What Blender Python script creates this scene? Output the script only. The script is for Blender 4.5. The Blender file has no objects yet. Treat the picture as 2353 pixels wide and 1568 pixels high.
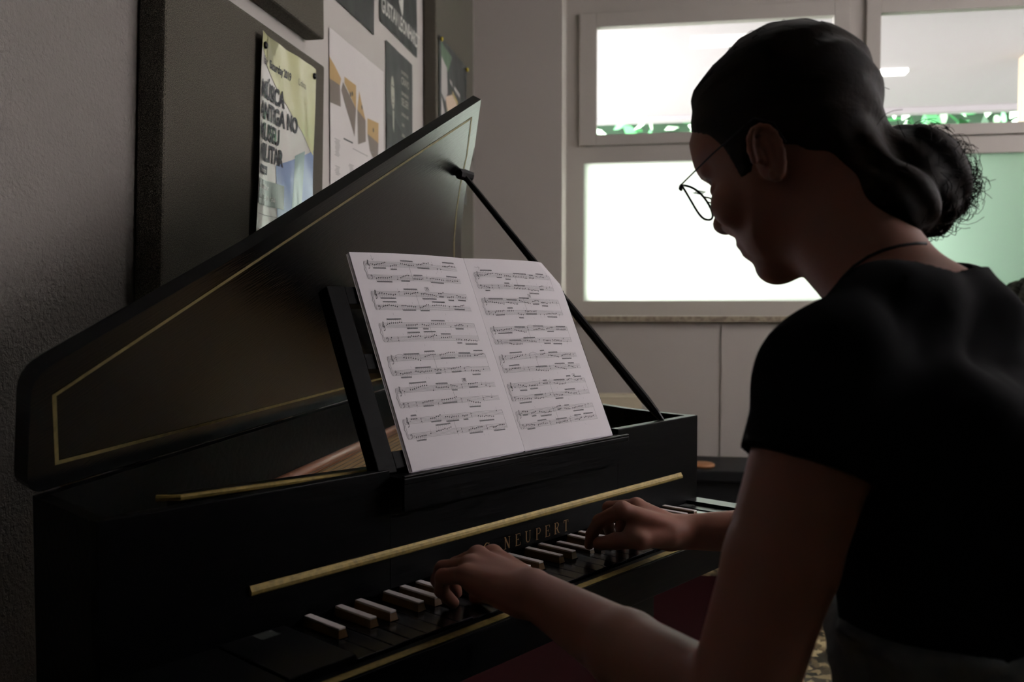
import bpy, bmesh, math, random
import numpy as np
from mathutils import Vector, Matrix

random.seed(4); rng = np.random.default_rng(7)
S = bpy.context.scene
COL = S.collection

# ------------------------------------------------------------------ camera, light, exposure
FPX = 2085.0
TH = math.radians(57.99)
YAW = math.radians(48.53) - TH
PIT = math.radians(-2.27)
CAM = np.array([0, 0, 1.0912])
F = np.array([math.sin(YAW) * math.cos(PIT), math.cos(YAW) * math.cos(PIT), math.sin(PIT)])
R = np.array([math.cos(YAW), -math.sin(YAW), 0.0])
U = np.cross(R, F)
cam_d = bpy.data.cameras.new('camera'); cam = bpy.data.objects.new('camera', cam_d); COL.objects.link(cam)
cam.matrix_world = Matrix(((R[0], U[0], -F[0], CAM[0]), (R[1], U[1], -F[1], CAM[1]), (R[2], U[2], -F[2], CAM[2]), (0, 0, 0, 1)))
cam_d.sensor_width = 36; cam_d.lens = FPX / 2353 * 36
cam_d.clip_start = 0.02
cam_d.dof.use_dof = True; cam_d.dof.focus_distance = 1.30; cam_d.dof.aperture_fstop = 6.3
S.camera = cam
S.view_settings.view_transform = 'Standard'; S.view_settings.look = 'None'
S.view_settings.gamma = 1; S.view_settings.use_curve_mapping = False
S.view_settings.exposure = 0.0
S.cycles.use_denoising = True
S.cycles.max_bounces = 10; S.cycles.diffuse_bounces = 5; S.cycles.transmission_bounces = 6
S.cycles.transparent_max_bounces = 12
S.cycles.sample_clamp_indirect = 6.0
S.cycles.caustics_reflective = False; S.cycles.caustics_refractive = False

SKY = 15.0
w = bpy.data.worlds.new('overcast_sky'); S.world = w; w.use_nodes = True
bg = w.node_tree.nodes['Background']; bg.inputs[0].default_value = (0.97, 0.98, 1.0, 1); bg.inputs[1].default_value = SKY


def portal(name, loc, rot, sx, sy):
    l = bpy.data.lights.new(name, 'AREA'); l.shape = 'RECTANGLE'; l.size = sx; l.size_y = sy
    l.cycles.is_portal = True
    o = bpy.data.objects.new(name, l); o.location = loc; o.rotation_euler = rot; COL.objects.link(o)


RX = 2.75                                     # the wall with the big windows
portal('window_daylight', (1.6, 4.34, 2.12), (-math.pi / 2, 0, 0), 4.2, .56)

# ------------------------------------------------------------------ frames of reference
O = CAM - np.array([[math.cos(TH), -math.sin(TH), 0], [math.sin(TH), math.cos(TH), 0], [0, 0, 1]]) @ np.array([-.6118, -.8242, .3412])
MI = np.array([[math.cos(TH), -math.sin(TH), 0], [math.sin(TH), math.cos(TH), 0], [0, 0, 1]])
INST = Matrix(((MI[0][0], MI[0][1], 0, O[0]), (MI[1][0], MI[1][1], 0, O[1]), (0, 0, 1, O[2]), (0, 0, 0, 1)))


def L2W(p): return O + MI @ np.array(p, float)
def W2L(p): return MI.T @ (np.array(p, float) - O)
def P(x, y, d):
    """point of the place in the instrument's frame, seen at x, y and d metres deep"""
    return W2L(CAM + (F + R * (x - 1176.5) / FPX - U * (y - 784) / FPX) * d)


# ------------------------------------------------------------------ materials
MATS = {}
def mat(name, col, rough=.6, metal=0.0, spec=.5, bump=None, scale=200, bdist=.001, stretch=None, vary=None, coat=0, sheen=0, detail=3):
    m = bpy.data.materials.new(name); m.use_nodes = True; n = m.node_tree.nodes; l = m.node_tree.links
    b = n['Principled BSDF']
    b.inputs['Base Color'].default_value = (*col, 1); b.inputs['Roughness'].default_value = rough
    b.inputs['Metallic'].default_value = metal; b.inputs['Specular IOR Level'].default_value = spec
    b.inputs['Coat Weight'].default_value = coat; b.inputs['Sheen Weight'].default_value = sheen
    tc = n.new('ShaderNodeTexCoord'); mp = n.new('ShaderNodeMapping'); l.new(tc.outputs['Object'], mp.inputs[0])
    if stretch: mp.inputs['Scale'].default_value = stretch
    if bump:
        t = n.new('ShaderNodeTexNoise'); t.inputs['Scale'].default_value = scale; t.inputs['Detail'].default_value = detail
        l.new(mp.outputs[0], t.inputs['Vector'])
        k = n.new('ShaderNodeBump'); k.inputs['Strength'].default_value = bump; k.inputs['Distance'].default_value = bdist
        l.new(t.outputs['Fac'], k.inputs['Height']); l.new(k.outputs[0], b.inputs['Normal'])
    if vary:
        c2, vs, lo, hi = vary
        t2 = n.new('ShaderNodeTexNoise'); t2.inputs['Scale'].default_value = vs; t2.inputs['Detail'].default_value = 4
        l.new(mp.outputs[0], t2.inputs['Vector'])
        r = n.new('ShaderNodeValToRGB'); r.color_ramp.elements[0].position = lo; r.color_ramp.elements[1].position = hi
        r.color_ramp.elements[0].color = (*col, 1); r.color_ramp.elements[1].color = (*c2, 1)
        l.new(t2.outputs['Fac'], r.inputs[0]); l.new(r.outputs[0], b.inputs['Base Color'])
    MATS[name] = m
    return m


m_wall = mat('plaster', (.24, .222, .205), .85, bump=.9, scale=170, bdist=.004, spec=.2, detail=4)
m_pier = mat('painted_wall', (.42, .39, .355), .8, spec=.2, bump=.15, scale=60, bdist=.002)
m_ceil = mat('ceiling_paint', (.24, .225, .215), .9)
m_frame = mat('window_enamel', (.40, .375, .34), .5, spec=.4)
m_sill = mat('sill_stone', (.20, .16, .12), .5, vary=((.33, .28, .2), 60, .4, .6))
m_black = mat('black_ash', (.0022, .0022, .0025), .38, spec=.08, bump=.55, scale=70, bdist=.0012, stretch=(.12, 1.6, 1.6), detail=5)
m_blackp = mat('black_lacquer', (.003, .003, .0035), .3, spec=.25)
m_blackm = mat('matt_black', (.008, .008, .009), .6, spec=.3)
m_gold = mat('gold_paint', (.27, .195, .05), .5, metal=.3, vary=((.17, .125, .035), 160, .35, .7), bump=.15, scale=400, bdist=.0004)
m_goldline = mat('gold_line', (.22, .175, .065), .5, metal=.2, vary=((.12, .095, .03), 90, .4, .75))
m_natural = mat('ebony_key', (.006, .006, .0065), .2, spec=.28)
m_sharpw = mat('pearwood', (.12, .058, .014), .45, bump=.2, scale=200, stretch=(1, .1, 1))
m_cap = mat('bone', (.80, .74, .74), .28, spec=.5)
m_sound = mat('spruce', (.42, .27, .12), .5, stretch=(1, 12, 1), vary=((.33, .2, .085), 12, .3, .7))
m_bead = mat('walnut_bead', (.20, .085, .045), .4)
m_string = mat('steel_string', (.05, .045, .04), .35, metal=.9)
m_felt = mat('grey_label', (.05, .055, .05), .6)
m_paper = mat('paper', (.80, .765, .80), .75, spec=.2, bump=.1, scale=500, bdist=.0002)
m_ink = mat('print_ink', (.02, .02, .025), .6)
m_pencil = mat('pencil', (.30, .28, .30), .6)
m_panel = mat('panel_fabric', (.042, .038, .030), .95, spec=.08, bump=1, scale=900, bdist=.0015, vary=((.22, .20, .16), 800, .46, .62), sheen=.1)
m_skin = mat('skin', (.235, .107, .07), .5, spec=.35, bump=.25, scale=350, bdist=.0004, vary=((.255, .096, .064), 14, .35, .7))
m_skin.node_tree.nodes['Principled BSDF'].inputs['Subsurface Weight'].default_value = .12
m_skin.node_tree.nodes['Principled BSDF'].inputs['Subsurface Scale'].default_value = .006
m_skin.node_tree.nodes['Principled BSDF'].inputs['Subsurface Radius'].default_value = (1, .25, .12)
m_hair = mat('brown_hair', (.005, .0032, .0022), .65, spec=.09, bump=.6, scale=110, bdist=.002, stretch=(1, .18, 1), vary=((.020, .011, .006), 30, .4, .75))
m_shirt = mat('black_jersey', (.0028, .0028, .0035), .9, spec=.05, bump=.4, scale=900, bdist=.0006)
m_denim = mat('grey_denim', (.07, .075, .078), .9, spec=.1, bump=.5, scale=700, bdist=.0008, vary=((.14, .15, .148), 25, .35, .7))
m_shoe = mat('shoe_leather', (.02, .02, .02), .5)
m_rug = mat('red_rug', (.016, .0004, .0014), .95, spec=.1, bump=.6, scale=600, bdist=.002)
m_metal = mat('dark_metal', (.03, .03, .032), .3, metal=.8)
m_hinge = mat('brass', (.35, .25, .1), .35, metal=.9)
m_card = mat('carton', (.52, .46, .33), .8)
m_wood = mat('orange_wood', (.35, .15, .06), .5)
m_concrete = mat('paving', (.42, .41, .39), .9)
m_render = mat('white_render', (.42, .385, .395), .9)
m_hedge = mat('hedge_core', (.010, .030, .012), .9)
m_leaf = mat('leaf', (.10, .36, .14), .35, spec=.6)
m_leaf2 = mat('highlight_leaf', (.62, .88, .60), .25, spec=.8)  # whitish leaf copy, bright highlights of the foliage put into the colour

# terrazzo floor
m_floor = bpy.data.materials.new('terrazzo'); m_floor.use_nodes = True
n = m_floor.node_tree.nodes; l = m_floor.node_tree.links; b = n['Principled BSDF']; b.inputs['Roughness'].default_value = .45
tc = n.new('ShaderNodeTexCoord'); v = n.new('ShaderNodeTexVoronoi'); v.inputs['Scale'].default_value = 34
nz = n.new('ShaderNodeTexNoise'); nz.inputs['Scale'].default_value = 20; mx = n.new('ShaderNodeVectorMath'); mx.operation = 'MULTIPLY_ADD'
l.new(tc.outputs['Object'], nz.inputs['Vector']); l.new(nz.outputs['Color'], mx.inputs[0]); mx.inputs[1].default_value = (.06, .06, .06)
l.new(tc.outputs['Object'], mx.inputs[2]); l.new(mx.outputs[0], v.inputs['Vector'])
r = n.new('ShaderNodeValToRGB'); e = r.color_ramp.elements
e[0].position = 0; e[0].color = (.012, .009, .006, 1); e[1].position = 1; e[1].color = (.50, .40, .22, 1)
x = e.new(.35); x.color = (.035, .024, .012, 1); x = e.new(.6); x.color = (.15, .105, .05, 1)
sep = n.new('ShaderNodeSeparateColor'); l.new(v.outputs['Color'], sep.inputs[0]); l.new(sep.outputs[0], r.inputs[0]); l.new(r.outputs[0], b.inputs['Base Color'])

# frosted and clear glass
def frosted(name, col):
    m = bpy.data.materials.new(name); m.use_nodes = True; n = m.node_tree.nodes; l = m.node_tree.links
    n.remove(n['Principled BSDF']); out = n['Material Output']
    t = n.new('ShaderNodeBsdfTranslucent'); t.inputs[0].default_value = (*col, 1)
    g = n.new('ShaderNodeBsdfGlossy'); g.inputs[0].default_value = (1, 1, 1, 1); g.inputs['Roughness'].default_value = .4
    x = n.new('ShaderNodeMixShader'); x.inputs[0].default_value = .04
    l.new(t.outputs[0], x.inputs[1]); l.new(g.outputs[0], x.inputs[2]); l.new(x.outputs[0], out.inputs[0])
    return m
def clear(name, tint=(1, 1, 1), refl=.05):
    m = bpy.data.materials.new(name); m.use_nodes = True; n = m.node_tree.nodes; l = m.node_tree.links
    n.remove(n['Principled BSDF']); out = n['Material Output']
    t = n.new('ShaderNodeBsdfTransparent'); t.inputs[0].default_value = (*tint, 1)
    g = n.new('ShaderNodeBsdfGlossy'); g.inputs['Roughness'].default_value = .02
    x = n.new('ShaderNodeMixShader'); x.inputs[0].default_value = refl
    l.new(t.outputs[0], x.inputs[1]); l.new(g.outputs[0], x.inputs[2]); l.new(x.outputs[0], out.inputs[0])
    return m
m_frost = frosted('frosted_glass_green_light', (.74, .86, .77))  # green of the light from outside put into the glass colour
m_frost1 = frosted('frosted_glass_white_light', (.84, .87, .82))  # same glass, tinted whiter so its light comes in less green
m_glass = clear('window_glass')
m_lens = clear('lens_glass')
m_plastic = clear('plastic_film', (.90, .90, .93), .22)


# ------------------------------------------------------------------ object helpers
def tag(o, label=None, cat=None, group=None, kind=None):
    if label: o['label'] = label
    if cat: o['category'] = cat
    if group: o['group'] = group
    if kind: o['kind'] = kind
    return o


def empty(name, mtx, **k):
    o = bpy.data.objects.new(name, None); COL.objects.link(o); o.empty_display_size = .05
    o.matrix_world = mtx
    return tag(o, **k)


def mesh_obj(name, verts, faces, mats, parent=None, fm=None, smooth=False):
    me = bpy.data.meshes.new(name)
    me.from_pydata([tuple(float(c) for c in v) for v in verts], [], [tuple(int(i) for i in f) for f in faces])
    for m in (mats if isinstance(mats, (list, tuple)) else [mats]): me.materials.append(m)
    if fm is not None: me.polygons.foreach_set('material_index', np.array(fm, dtype=np.int32))
    if smooth: me.polygons.foreach_set('use_smooth', np.ones(len(me.polygons), dtype=bool))
    me.update()
    o = bpy.data.objects.new(name, me); COL.objects.link(o)
    if parent: o.parent = parent
    return o


class MB:
    """gathers shapes of ONE part"""
    def __init__(s): s.v = []; s.f = []; s.m = []
    def add(s, vs, fs, mi=0):
        k = len(s.v); s.v += [tuple(q) for q in vs]; s.f += [tuple(i + k for i in q) for q in fs]; s.m += [mi] * len(fs); return s
    def box(s, x0, x1, y0, y1, z0, z1, mi=0, bev=0.0):
        if bev <= 0:
            vs = [(x, y, z) for x in (x0, x1) for y in (y0, y1) for z in (z0, z1)]
            return s.add(vs, [(0, 1, 3, 2), (4, 6, 7, 5), (0, 4, 5, 1), (2, 3, 7, 6), (0, 2, 6, 4), (1, 5, 7, 3)], mi)
        bm = bmesh.new(); bmesh.ops.create_cube(bm, size=1)
        for q in bm.verts: q.co = Vector(((x0 + x1) / 2 + q.co.x * (x1 - x0), (y0 + y1) / 2 + q.co.y * (y1 - y0), (z0 + z1) / 2 + q.co.z * (z1 - z0)))
        bmesh.ops.bevel(bm, geom=bm.edges[:], offset=bev, segments=2, affect='EDGES', profile=.6)
        bm.verts.index_update()
        s.add([tuple(q.co) for q in bm.verts], [[q.index for q in f.verts] for f in bm.faces], mi); bm.free(); return s
    def prism(s, poly, z0, z1, mi=0, fn=None):
        n = len(poly); vs = [(x, y, z0) for x, y in poly] + [(x, y, z1) for x, y in poly]
        if fn: vs = [fn(*q) for q in vs]
        fs = [tuple(range(n - 1, -1, -1)), tuple(range(n, 2 * n))] + [(i, (i + 1) % n, n + (i + 1) % n, n + i) for i in range(n)]
        return s.add(vs, fs, mi)
    def tube(s, pts, r, seg=10, mi=0, closed=False, flat=1.0):
        pts = [np.array(p, float) for p in pts]; n = len(pts)
        rs = r if isinstance(r, (list, tuple, np.ndarray)) else [r] * n
        vs = []; up = np.array([0.13, .21, 1.0]); prev = None
        for i, p in enumerate(pts):
            a = pts[(i - 1) % n] if (closed or i > 0) else p; c = pts[(i + 1) % n] if (closed or i < n - 1) else p
            t = c - a; t = t / (np.linalg.norm(t) + 1e-12)
            ref = prev if prev is not None else (up if abs(t @ up) < .9 * np.linalg.norm(up) else np.array([1., .1, 0]))
            a1 = ref - t * (ref @ t); a1 /= np.linalg.norm(a1) + 1e-12; prev = a1
            b1 = np.cross(t, a1)
            for k in range(seg):
                an = 2 * math.pi * k / seg
                vs.append(p + rs[i] * (math.cos(an) * a1 * flat + math.sin(an) * b1))
        fs = []
        for i in range(n if closed else n - 1):
            for k in range(seg):
                j = (i + 1) % n; q = (k + 1) % seg
                fs.append((i * seg + k, i * seg + q, j * seg + q, j * seg + k))
        if not closed: fs += [tuple(range(seg - 1, -1, -1)), tuple((n - 1) * seg + k for k in range(seg))]
        return s.add(vs, fs, mi)
    def xf(s, fn): s.v = [tuple(fn(*q)) for q in s.v]; return s
    def out(s, name, mats, parent=None, smooth=False): return mesh_obj(name, s.v, s.f, mats, parent, s.m, smooth)


def struct(name, mb, m): return tag(mb.out(name, m), kind='structure')


def text_polys(txt, size=1.0, bold=0.0, align='LEFT', width=1.0):
    c = bpy.data.curves.new('t', 'FONT'); c.body = txt; c.size = size; c.align_x = align; c.offset = bold; c.resolution_u = 3
    o = bpy.data.objects.new('t', c); COL.objects.link(o)
    dg = bpy.context.evaluated_depsgraph_get(); me = o.evaluated_get(dg).to_mesh()
    vs = [(v.co.x * width, v.co.y) for v in me.vertices]; fs = [tuple(p.vertices) for p in me.polygons]
    o.evaluated_get(dg).to_mesh_clear(); bpy.data.objects.remove(o); bpy.data.curves.remove(c)
    return vs, fs


class Sheet:
    """print on a sheet: polygons in u (right), v (down) metres, laid on the sheet by fn(u, v, lift)"""
    def __init__(s, fn): s.fn = fn; s.mb = MB(); s.lay = 0
    def grid(s, w, h, nu, nv, mi=0, thick=.0004, u0=0, v0=0):
        vs = []; 
        for k in (0, -thick):
            vs += [s.fn(u0 + w * i / nu, v0 + h * j / nv, k) for j in range(nv + 1) for i in range(nu + 1)]
        N = (nu + 1) * (nv + 1); fs = []
        for j in range(nv):
            for i in range(nu):
                a = j * (nu + 1) + i; q = (a, a + nu + 1, a + nu + 2, a + 1); fs.append(q); fs.append(tuple(N + x for x in q[::-1]))
        rim = [i for i in range(nu + 1)] + [j * (nu + 1) + nu for j in range(1, nv + 1)] + [nv * (nu + 1) + i for i in range(nu - 1, -1, -1)] + [j * (nu + 1) for j in range(nv - 1, 0, -1)]
        for i in range(len(rim)):
            a, b2 = rim[i], rim[(i + 1) % len(rim)]; fs.append((a, b2, N + b2, N + a))
        s.mb.add(vs, fs, mi)
    def poly(s, pts, mi, lift=.0003, cell=None):
        if cell:
            us = [p[0] for p in pts]; vv = [p[1] for p in pts]
            for i in range(int(min(us) // cell), int(max(us) // cell) + 1):
                for j in range(int(min(vv) // cell), int(max(vv) // cell) + 1):
                    q = list(pts)
                    for ax, val, sg in ((0, i * cell, 1), (0, (i + 1) * cell, -1), (1, j * cell, 1), (1, (j + 1) * cell, -1)):
                        o = []
                        for k in range(len(q)):
                            a, b2 = q[k - 1], q[k]; da = sg * (a[ax] - val); db = sg * (b2[ax] - val)
                            if (da >= 0) != (db >= 0):
                                t = da / (da - db); o.append((a[0] + t * (b2[0] - a[0]), a[1] + t * (b2[1] - a[1])))
                            if db >= 0: o.append(b2)
                        q = o
                        if len(q) < 3: break
                    if len(q) >= 3: s.mb.add([s.fn(u, v2, lift) for u, v2 in q], [tuple(range(len(q)))], mi)
        else: s.mb.add([s.fn(u, v2, lift) for u, v2 in pts], [tuple(range(len(pts)))], mi)
    def rect(s, u0, v0, u1, v1, mi, lift=.0003, cell=None): s.poly([(u0, v0), (u0, v1), (u1, v1), (u1, v0)], mi, lift, cell)
    def line(s, u0, v0, u1, v1, w, mi, lift=.0003):
        L0 = math.hypot(u1 - u0, v1 - v0)
        if L0 > .016:
            k = int(L0 / .012) + 1
            for i in range(k): s.line(u0 + (u1 - u0) * i / k, v0 + (v1 - v0) * i / k, u0 + (u1 - u0) * (i + 1) / k, v0 + (v1 - v0) * (i + 1) / k, w, mi, lift)
            return
        d = np.array([u1 - u0, v1 - v0]); L = np.linalg.norm(d) + 1e-9; nn = np.array([-d[1], d[0]]) / L * w / 2
        s.poly([(u0 + nn[0], v0 + nn[1]), (u1 + nn[0], v1 + nn[1]), (u1 - nn[0], v1 - nn[1]), (u0 - nn[0], v0 - nn[1])][::-1], mi, lift)
    def text(s, txt, u, v, size, mi, bold=0, width=1.0, lift=.0005, align='LEFT'):
        vs, fs = text_polys(txt, size, bold, align, width); s.mb.add([s.fn(u + a, v - b2, lift) for a, b2 in vs], fs, mi)
    def oval(s, u, v, a, b2, mi, lift=.0003, rot=0, n=8):
        s.poly([(u + a * math.cos(t) * math.cos(rot) - b2 * math.sin(t) * math.sin(rot), v - a * math.cos(t) * math.sin(rot) - b2 * math.sin(t) * math.cos(rot)) for t in [2 * math.pi * k / n for k in range(n)]][::1], mi, lift)


# ------------------------------------------------------------------ the room
WX, WY, WH = -.85, 4.07, 2.95
BX0, BY0 = WX, -1.6
struct('floor', MB().box(WX - .2, RX + .2, BY0 - .2, WY + .25, -.05, 0), m_floor)
struct('ceiling', MB().box(WX - .2, RX + .2, BY0 - .2, WY + .25, WH, WH + .1), m_ceil)
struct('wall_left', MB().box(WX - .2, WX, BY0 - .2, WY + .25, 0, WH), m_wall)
struct('wall_front', MB().box(WX, RX, BY0 - .2, BY0, 0, WH), mat('dark_wall', (.07, .065, .06), .9))
# window wall: pier, breast, head
W0 = -.452; W1 = 2.6; Z0 = 1.03; Z1 = 2.55
mb = MB(); mb.box(WX, W0, WY, WY + .25, 0, WH); mb.box(W0, RX, WY, WY + .25, 0, Z0); mb.box(W0, RX, WY, WY + .25, Z1, WH); mb.box(W1, RX, WY, WY + .25, Z0, Z1)
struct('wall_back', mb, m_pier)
struct('trim_1', MB().box(W0 - .0, W1, WY - .03, WY + .2, Z0 - .012, Z0 + .012), m_sill)
struct('trim_2', MB().box(.252, .264, WY - .006, WY, .1, Z0 - .02), m_pier)
struct('trim_3', MB().box(.335, .41, 1.0, WY - .02, 0, .002), mat('floor_strip', (.30, .22, .13), .5))
# right wall with its big windows
mb = MB(); ya, yb, za, zb = .9, 3.6, 1.35, 2.80
mb.box(RX, RX + .2, BY0, ya, 0, WH); mb.box(RX, RX + .2, yb, WY, 0, WH); mb.box(RX, RX + .2, ya, yb, 0, za); mb.box(RX, RX + .2, ya, yb, zb, WH)
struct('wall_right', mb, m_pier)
w3 = tag(empty('window_3', Matrix.Translation((RX + .1, 1.9, za))), kind='structure')
mb = MB()
for y in (ya, 1.8, 2.7, yb): mb.box(-.03, .03, y - 1.9 - .03, y - 1.9 + .03, 0, zb - za)
for z in (.0, zb - za): mb.box(-.03, .03, ya - 1.9, yb - 1.9, z - .03, z + .03)
mb.out('window_frame', m_frame, w3)
MB().box(-.004, .004, ya - 1.9, yb - 1.9, 0, zb - za).out('window_pane', frosted('sheer_pane', (.80, .765, .76)), w3)


def window(name, x0, x1, low0, low1, up0, up1, openx0, openx1, m_f):
    """x0..x1 outer frame; lower fixed pane low0..low1; upper sash pane up0..up1"""
    y = 4.27
    root = tag(empty(name, Matrix.Translation((x0, y, Z0))), kind='structure')
    mb = MB(); f = lambda a, b2, c, d, e2=.0, g=.05: mb.box(a - x0, b2 - x0, e2, g, c - Z0, d - Z0)
    zl0, zl1 = 1.11, 1.755; zu0, zu1 = 1.882, 2.375
    f(x0, low0, Z0, zl1 + .075); f(low1, x1, Z0, zl1 + .075)
    f(x0, low0, zl1 + .0752, Z1); f(low1, x1, zl1 + .0752, Z1)
    f(low0, low1, Z0, zl0); f(low0, low1, zl1, zl1 + .075)
    f(low0, low1, 2.445, Z1, .0, .05)
    mb.out('window_frame', m_frame, root)
    mb = MB()
    f = lambda a, b2, c, d: mb.box(a - x0, b2 - x0, -.018, .032, c - Z0, d - Z0, 0, .003)
    f(openx0, up0, zl1 + .078, 2.442); f(up1, openx1, zl1 + .078, 2.442); f(up0, up1, zl1 + .078, zu0); f(up0, up1, zu1, 2.442)
    mb.out('window_sash', m_frame, root)
    MB().box(low0 - x0, low1 - x0, .02, .026, zl0 - Z0, zl1 - Z0).out('window_pane', m_f, root)
    MB().box(up0 - x0, up1 - x0, .005, .011, zu0 - Z0, zu1 - Z0).out('window_pane', m_glass, root)
    return root


window('window_1', W0, .842, -.372, .775, -.312, .739, -.392, .808, m_frost1)
window('window_2', .842, W1, .91, 2.5, .937, 2.46, .876, 2.53, m_frost)

# ------------------------------------------------------------------ outside
struct('ground', MB().box(-8, 14, WY + .26, 22, -.12, -.02), m_concrete)
mb = MB(); mb.box(-.95, 14, WY + .25, 7.40, 2.60, 2.75); mb.box(-.95, 14, 7.40, 7.5, 2.56, 2.80)
soff = struct('trim_4', mb, m_render)
o = MB().box(2.135, 2.29, 5.9, 6.05, -.02, 2.6).out('porch_column', mat('beige_column', (.62, .5, .36), .8)); tag(o, 'beige square column holding up the porch roof outside the window', 'column')
o = MB().box(1.30, 1.53, 6.17, 6.27, 2.575, 2.6, 0, .006).out('porch_ceiling_lamp', mat('lamp_lens', (1, 1, .95), .5)); tag(o, 'short white batten lamp on the porch ceiling seen through the upper pane', 'ceiling lamp')
nb = o.active_material.node_tree.nodes['Principled BSDF']; nb.inputs['Emission Color'].default_value = (1, 1, .93, 1); nb.inputs['Emission Strength'].default_value = 3


def leaves(name, x0, x1, y0, y1, z0, z1, N, size, label, seed):
    rg = np.random.default_rng(seed); mb = MB()
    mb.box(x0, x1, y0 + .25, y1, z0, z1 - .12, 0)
    for i in range(N):
        x, z = rg.uniform(x0, x1), z0 + (z1 - z0) * rg.uniform(.0, 1) ** .6
        y = y0 + .28 * rg.random() if rg.random() < .8 else rg.uniform(y0, y1); c = np.array([x, y, z if y < y0 + .28 else z1 - .1 * rg.random()])
        a = rg.normal(size=3); a /= np.linalg.norm(a); b2 = np.cross(a, rg.normal(size=3)); b2 /= np.linalg.norm(b2)
        s2 = size * rg.uniform(.6, 1.3); a *= s2; b2 *= s2 * .4
        nn = np.cross(a, b2); nn *= .15 / s2 / .4 * .4
        mb.add([c - a, c - a * .3 + b2, c + a * .4 + b2 * .8, c + a, c + a * .4 - b2 * .8, c - a * .3 - b2], [(0, 1, 2, 3, 4, 5)], 1 if rg.random() < .55 else 2)
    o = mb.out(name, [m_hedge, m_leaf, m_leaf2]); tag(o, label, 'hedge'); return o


leaves('hedge', -1.5, 9, 8.3, 9.2, -.02, 3.1, 3800, .085, 'tall leafy green hedge beyond the edge of the porch roof', 3)
leaves('shrub', .85, 6.5, 4.52, 5.25, -.02, 1.93, 2200, .08, 'lower clipped shrub close behind the frosted panes of the window', 5)

# ------------------------------------------------------------------ acoustic panels and posters on the long wall
def ppanel(name, y0, y1, z0, z1, label, skew=0.0):
    mb = MB().box(-.8478, -.80, y0, y1, z0, z1, 0, .006)
    if skew: mb.xf(lambda x, y, z: (x, y + skew * (z - z1), z))
    o = mb.out(name, m_panel); tag(o, label, 'acoustic panel', 'fabric panels on the rough wall'); return o


ppanel('acoustic_panel', 1.385, 2.085, .55, 1.66, 'grey fabric wall panel behind the raised lid with the pinned glossy concert poster', .06)
ppanel('acoustic_panel', 1.385, 2.085, 1.722, 2.75, 'grey fabric wall panel cut off by the top, just above the glossy concert poster')
ppanel('acoustic_panel', 3.165, 3.80, 1.70, 2.75, 'grey fabric wall panel by the corner with the dark framed poster')
ppanel('acoustic_panel', 3.165, 3.80, .55, 1.62, 'grey fabric wall panel by the corner, mostly hidden behind the lid and its prop')


def on_wall(x, y0, z1, wave=0.0, curl=0.0, wid=.3, hei=.42):
    def fn(u, v, k):
        d = wave * (math.sin(u * 34 + v * 6) + .6 * math.sin(u * 70 - v * 21 + 1)) + curl * (max(0, .05 - u) / .05) ** 2
        return (x + k + .0016 + d + wave * 1.7, y0 + u, z1 - v)
    return fn


pmi = {}
def pm(name, col, rough=.5): 
    if name not in pmi: pmi[name] = mat('print_' + name, col, rough)
    return pmi[name]


# thin white board between the fabric panels, where the printed sheets hang
o = MB().box(-.8499, -.848, 1.42, 3.16, .6, 2.74).out('pin_board', mat('white_board', (.44, .41, .385), .7)); tag(o, 'smooth off-white board on the rough wall carrying the printed sheets', 'board')

# glossy concert poster
gloss = .22
pmats = [pm('white', (.62, .60, .56), gloss), pm('yellow', (.50, .50, .27), gloss), pm('blue', (.17, .24, .42), gloss), pm('teal', (.18, .27, .27), gloss), pm('black', (.02, .022, .03), .75), pm('green', (.03, .05, .045), gloss), pm('pink', (.42, .26, .26), gloss), pm('grey', (.4, .4, .38), gloss)]
for q in pmats: q.node_tree.nodes['Principled BSDF'].inputs['Coat Weight'].default_value = .2
base = on_wall(-.7985, 1.713, 1.635, .0016, .008)
def fpost(u, v, k):
    x, y, z = base(u, v, k); return (x, y - .095 * v, z + .0)
s = Sheet(fpost); s.grid(.303, .432, 44, 60, 0)
C = .01
s.poly([(.03, 0), (.03, .06), (.30, .20), (.303, .20), (.303, 0)], 1, .0009, C)
s.poly([(0, 0), (0, .03), (.06, .07), (.10, 0)], 1, .0009, C)
s.poly([(.10, .255), (.11, .36), (.303, .40), (.303, .19)], 2, .0009, C)
s.poly([(.11, .36), (.12, .432), (.303, .432), (.303, .40)], 3, .0009, C)
s.poly([(.19, .22), (.17, .43), (.24, .432), (.245, .2)], 3, .0012, C)
s.text('fair', .012, .062, .024, 4, 0, .8, .0018); s.text('Saturday 2019', .05, .062, .024, 4, .0007, .82, .0018); s.text('Lisboa', .195, .062, .022, 4, -.0002, .8, .0018)
for i, tx in enumerate(('MÚSICA', 'ANTIGA NO', 'MUSEU', 'MILITAR')): s.text(tx, .006, .128 + i * .0415, .047, 4, .0016, .74, .0018)
s.rect(.008, .263, .058, .281, 4, .0014, C); s.text('concerto', .011, .277, .014, 0, 0, .8, .0018)
s.rect(.004, .292, .142, .343, 5, .0014, C); s.text('Museu Militar', .009, .311, .014, 0, .0002, .75, .0018); s.text('2019 - 11 - 30  16:00', .009, .332, .014, 0, .0001, .75, .0018)
s.rect(.006, .362, .11, .3627, 4, .0014, C); s.rect(.14, .37, .17, .43, 0, .0014, C)
s.rect(.006, .392, .115, .415, 6, .0014, C); s.text('VOCÊ COLOCA O PREÇO', .010, .408, .0145, 0, 0, .62, .0018)
po = s.mb.out('concert_poster', pmats, smooth=False); tag(po, 'glossy concert poster with big dark lettering, pinned to the grey fabric panel', 'poster')
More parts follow.
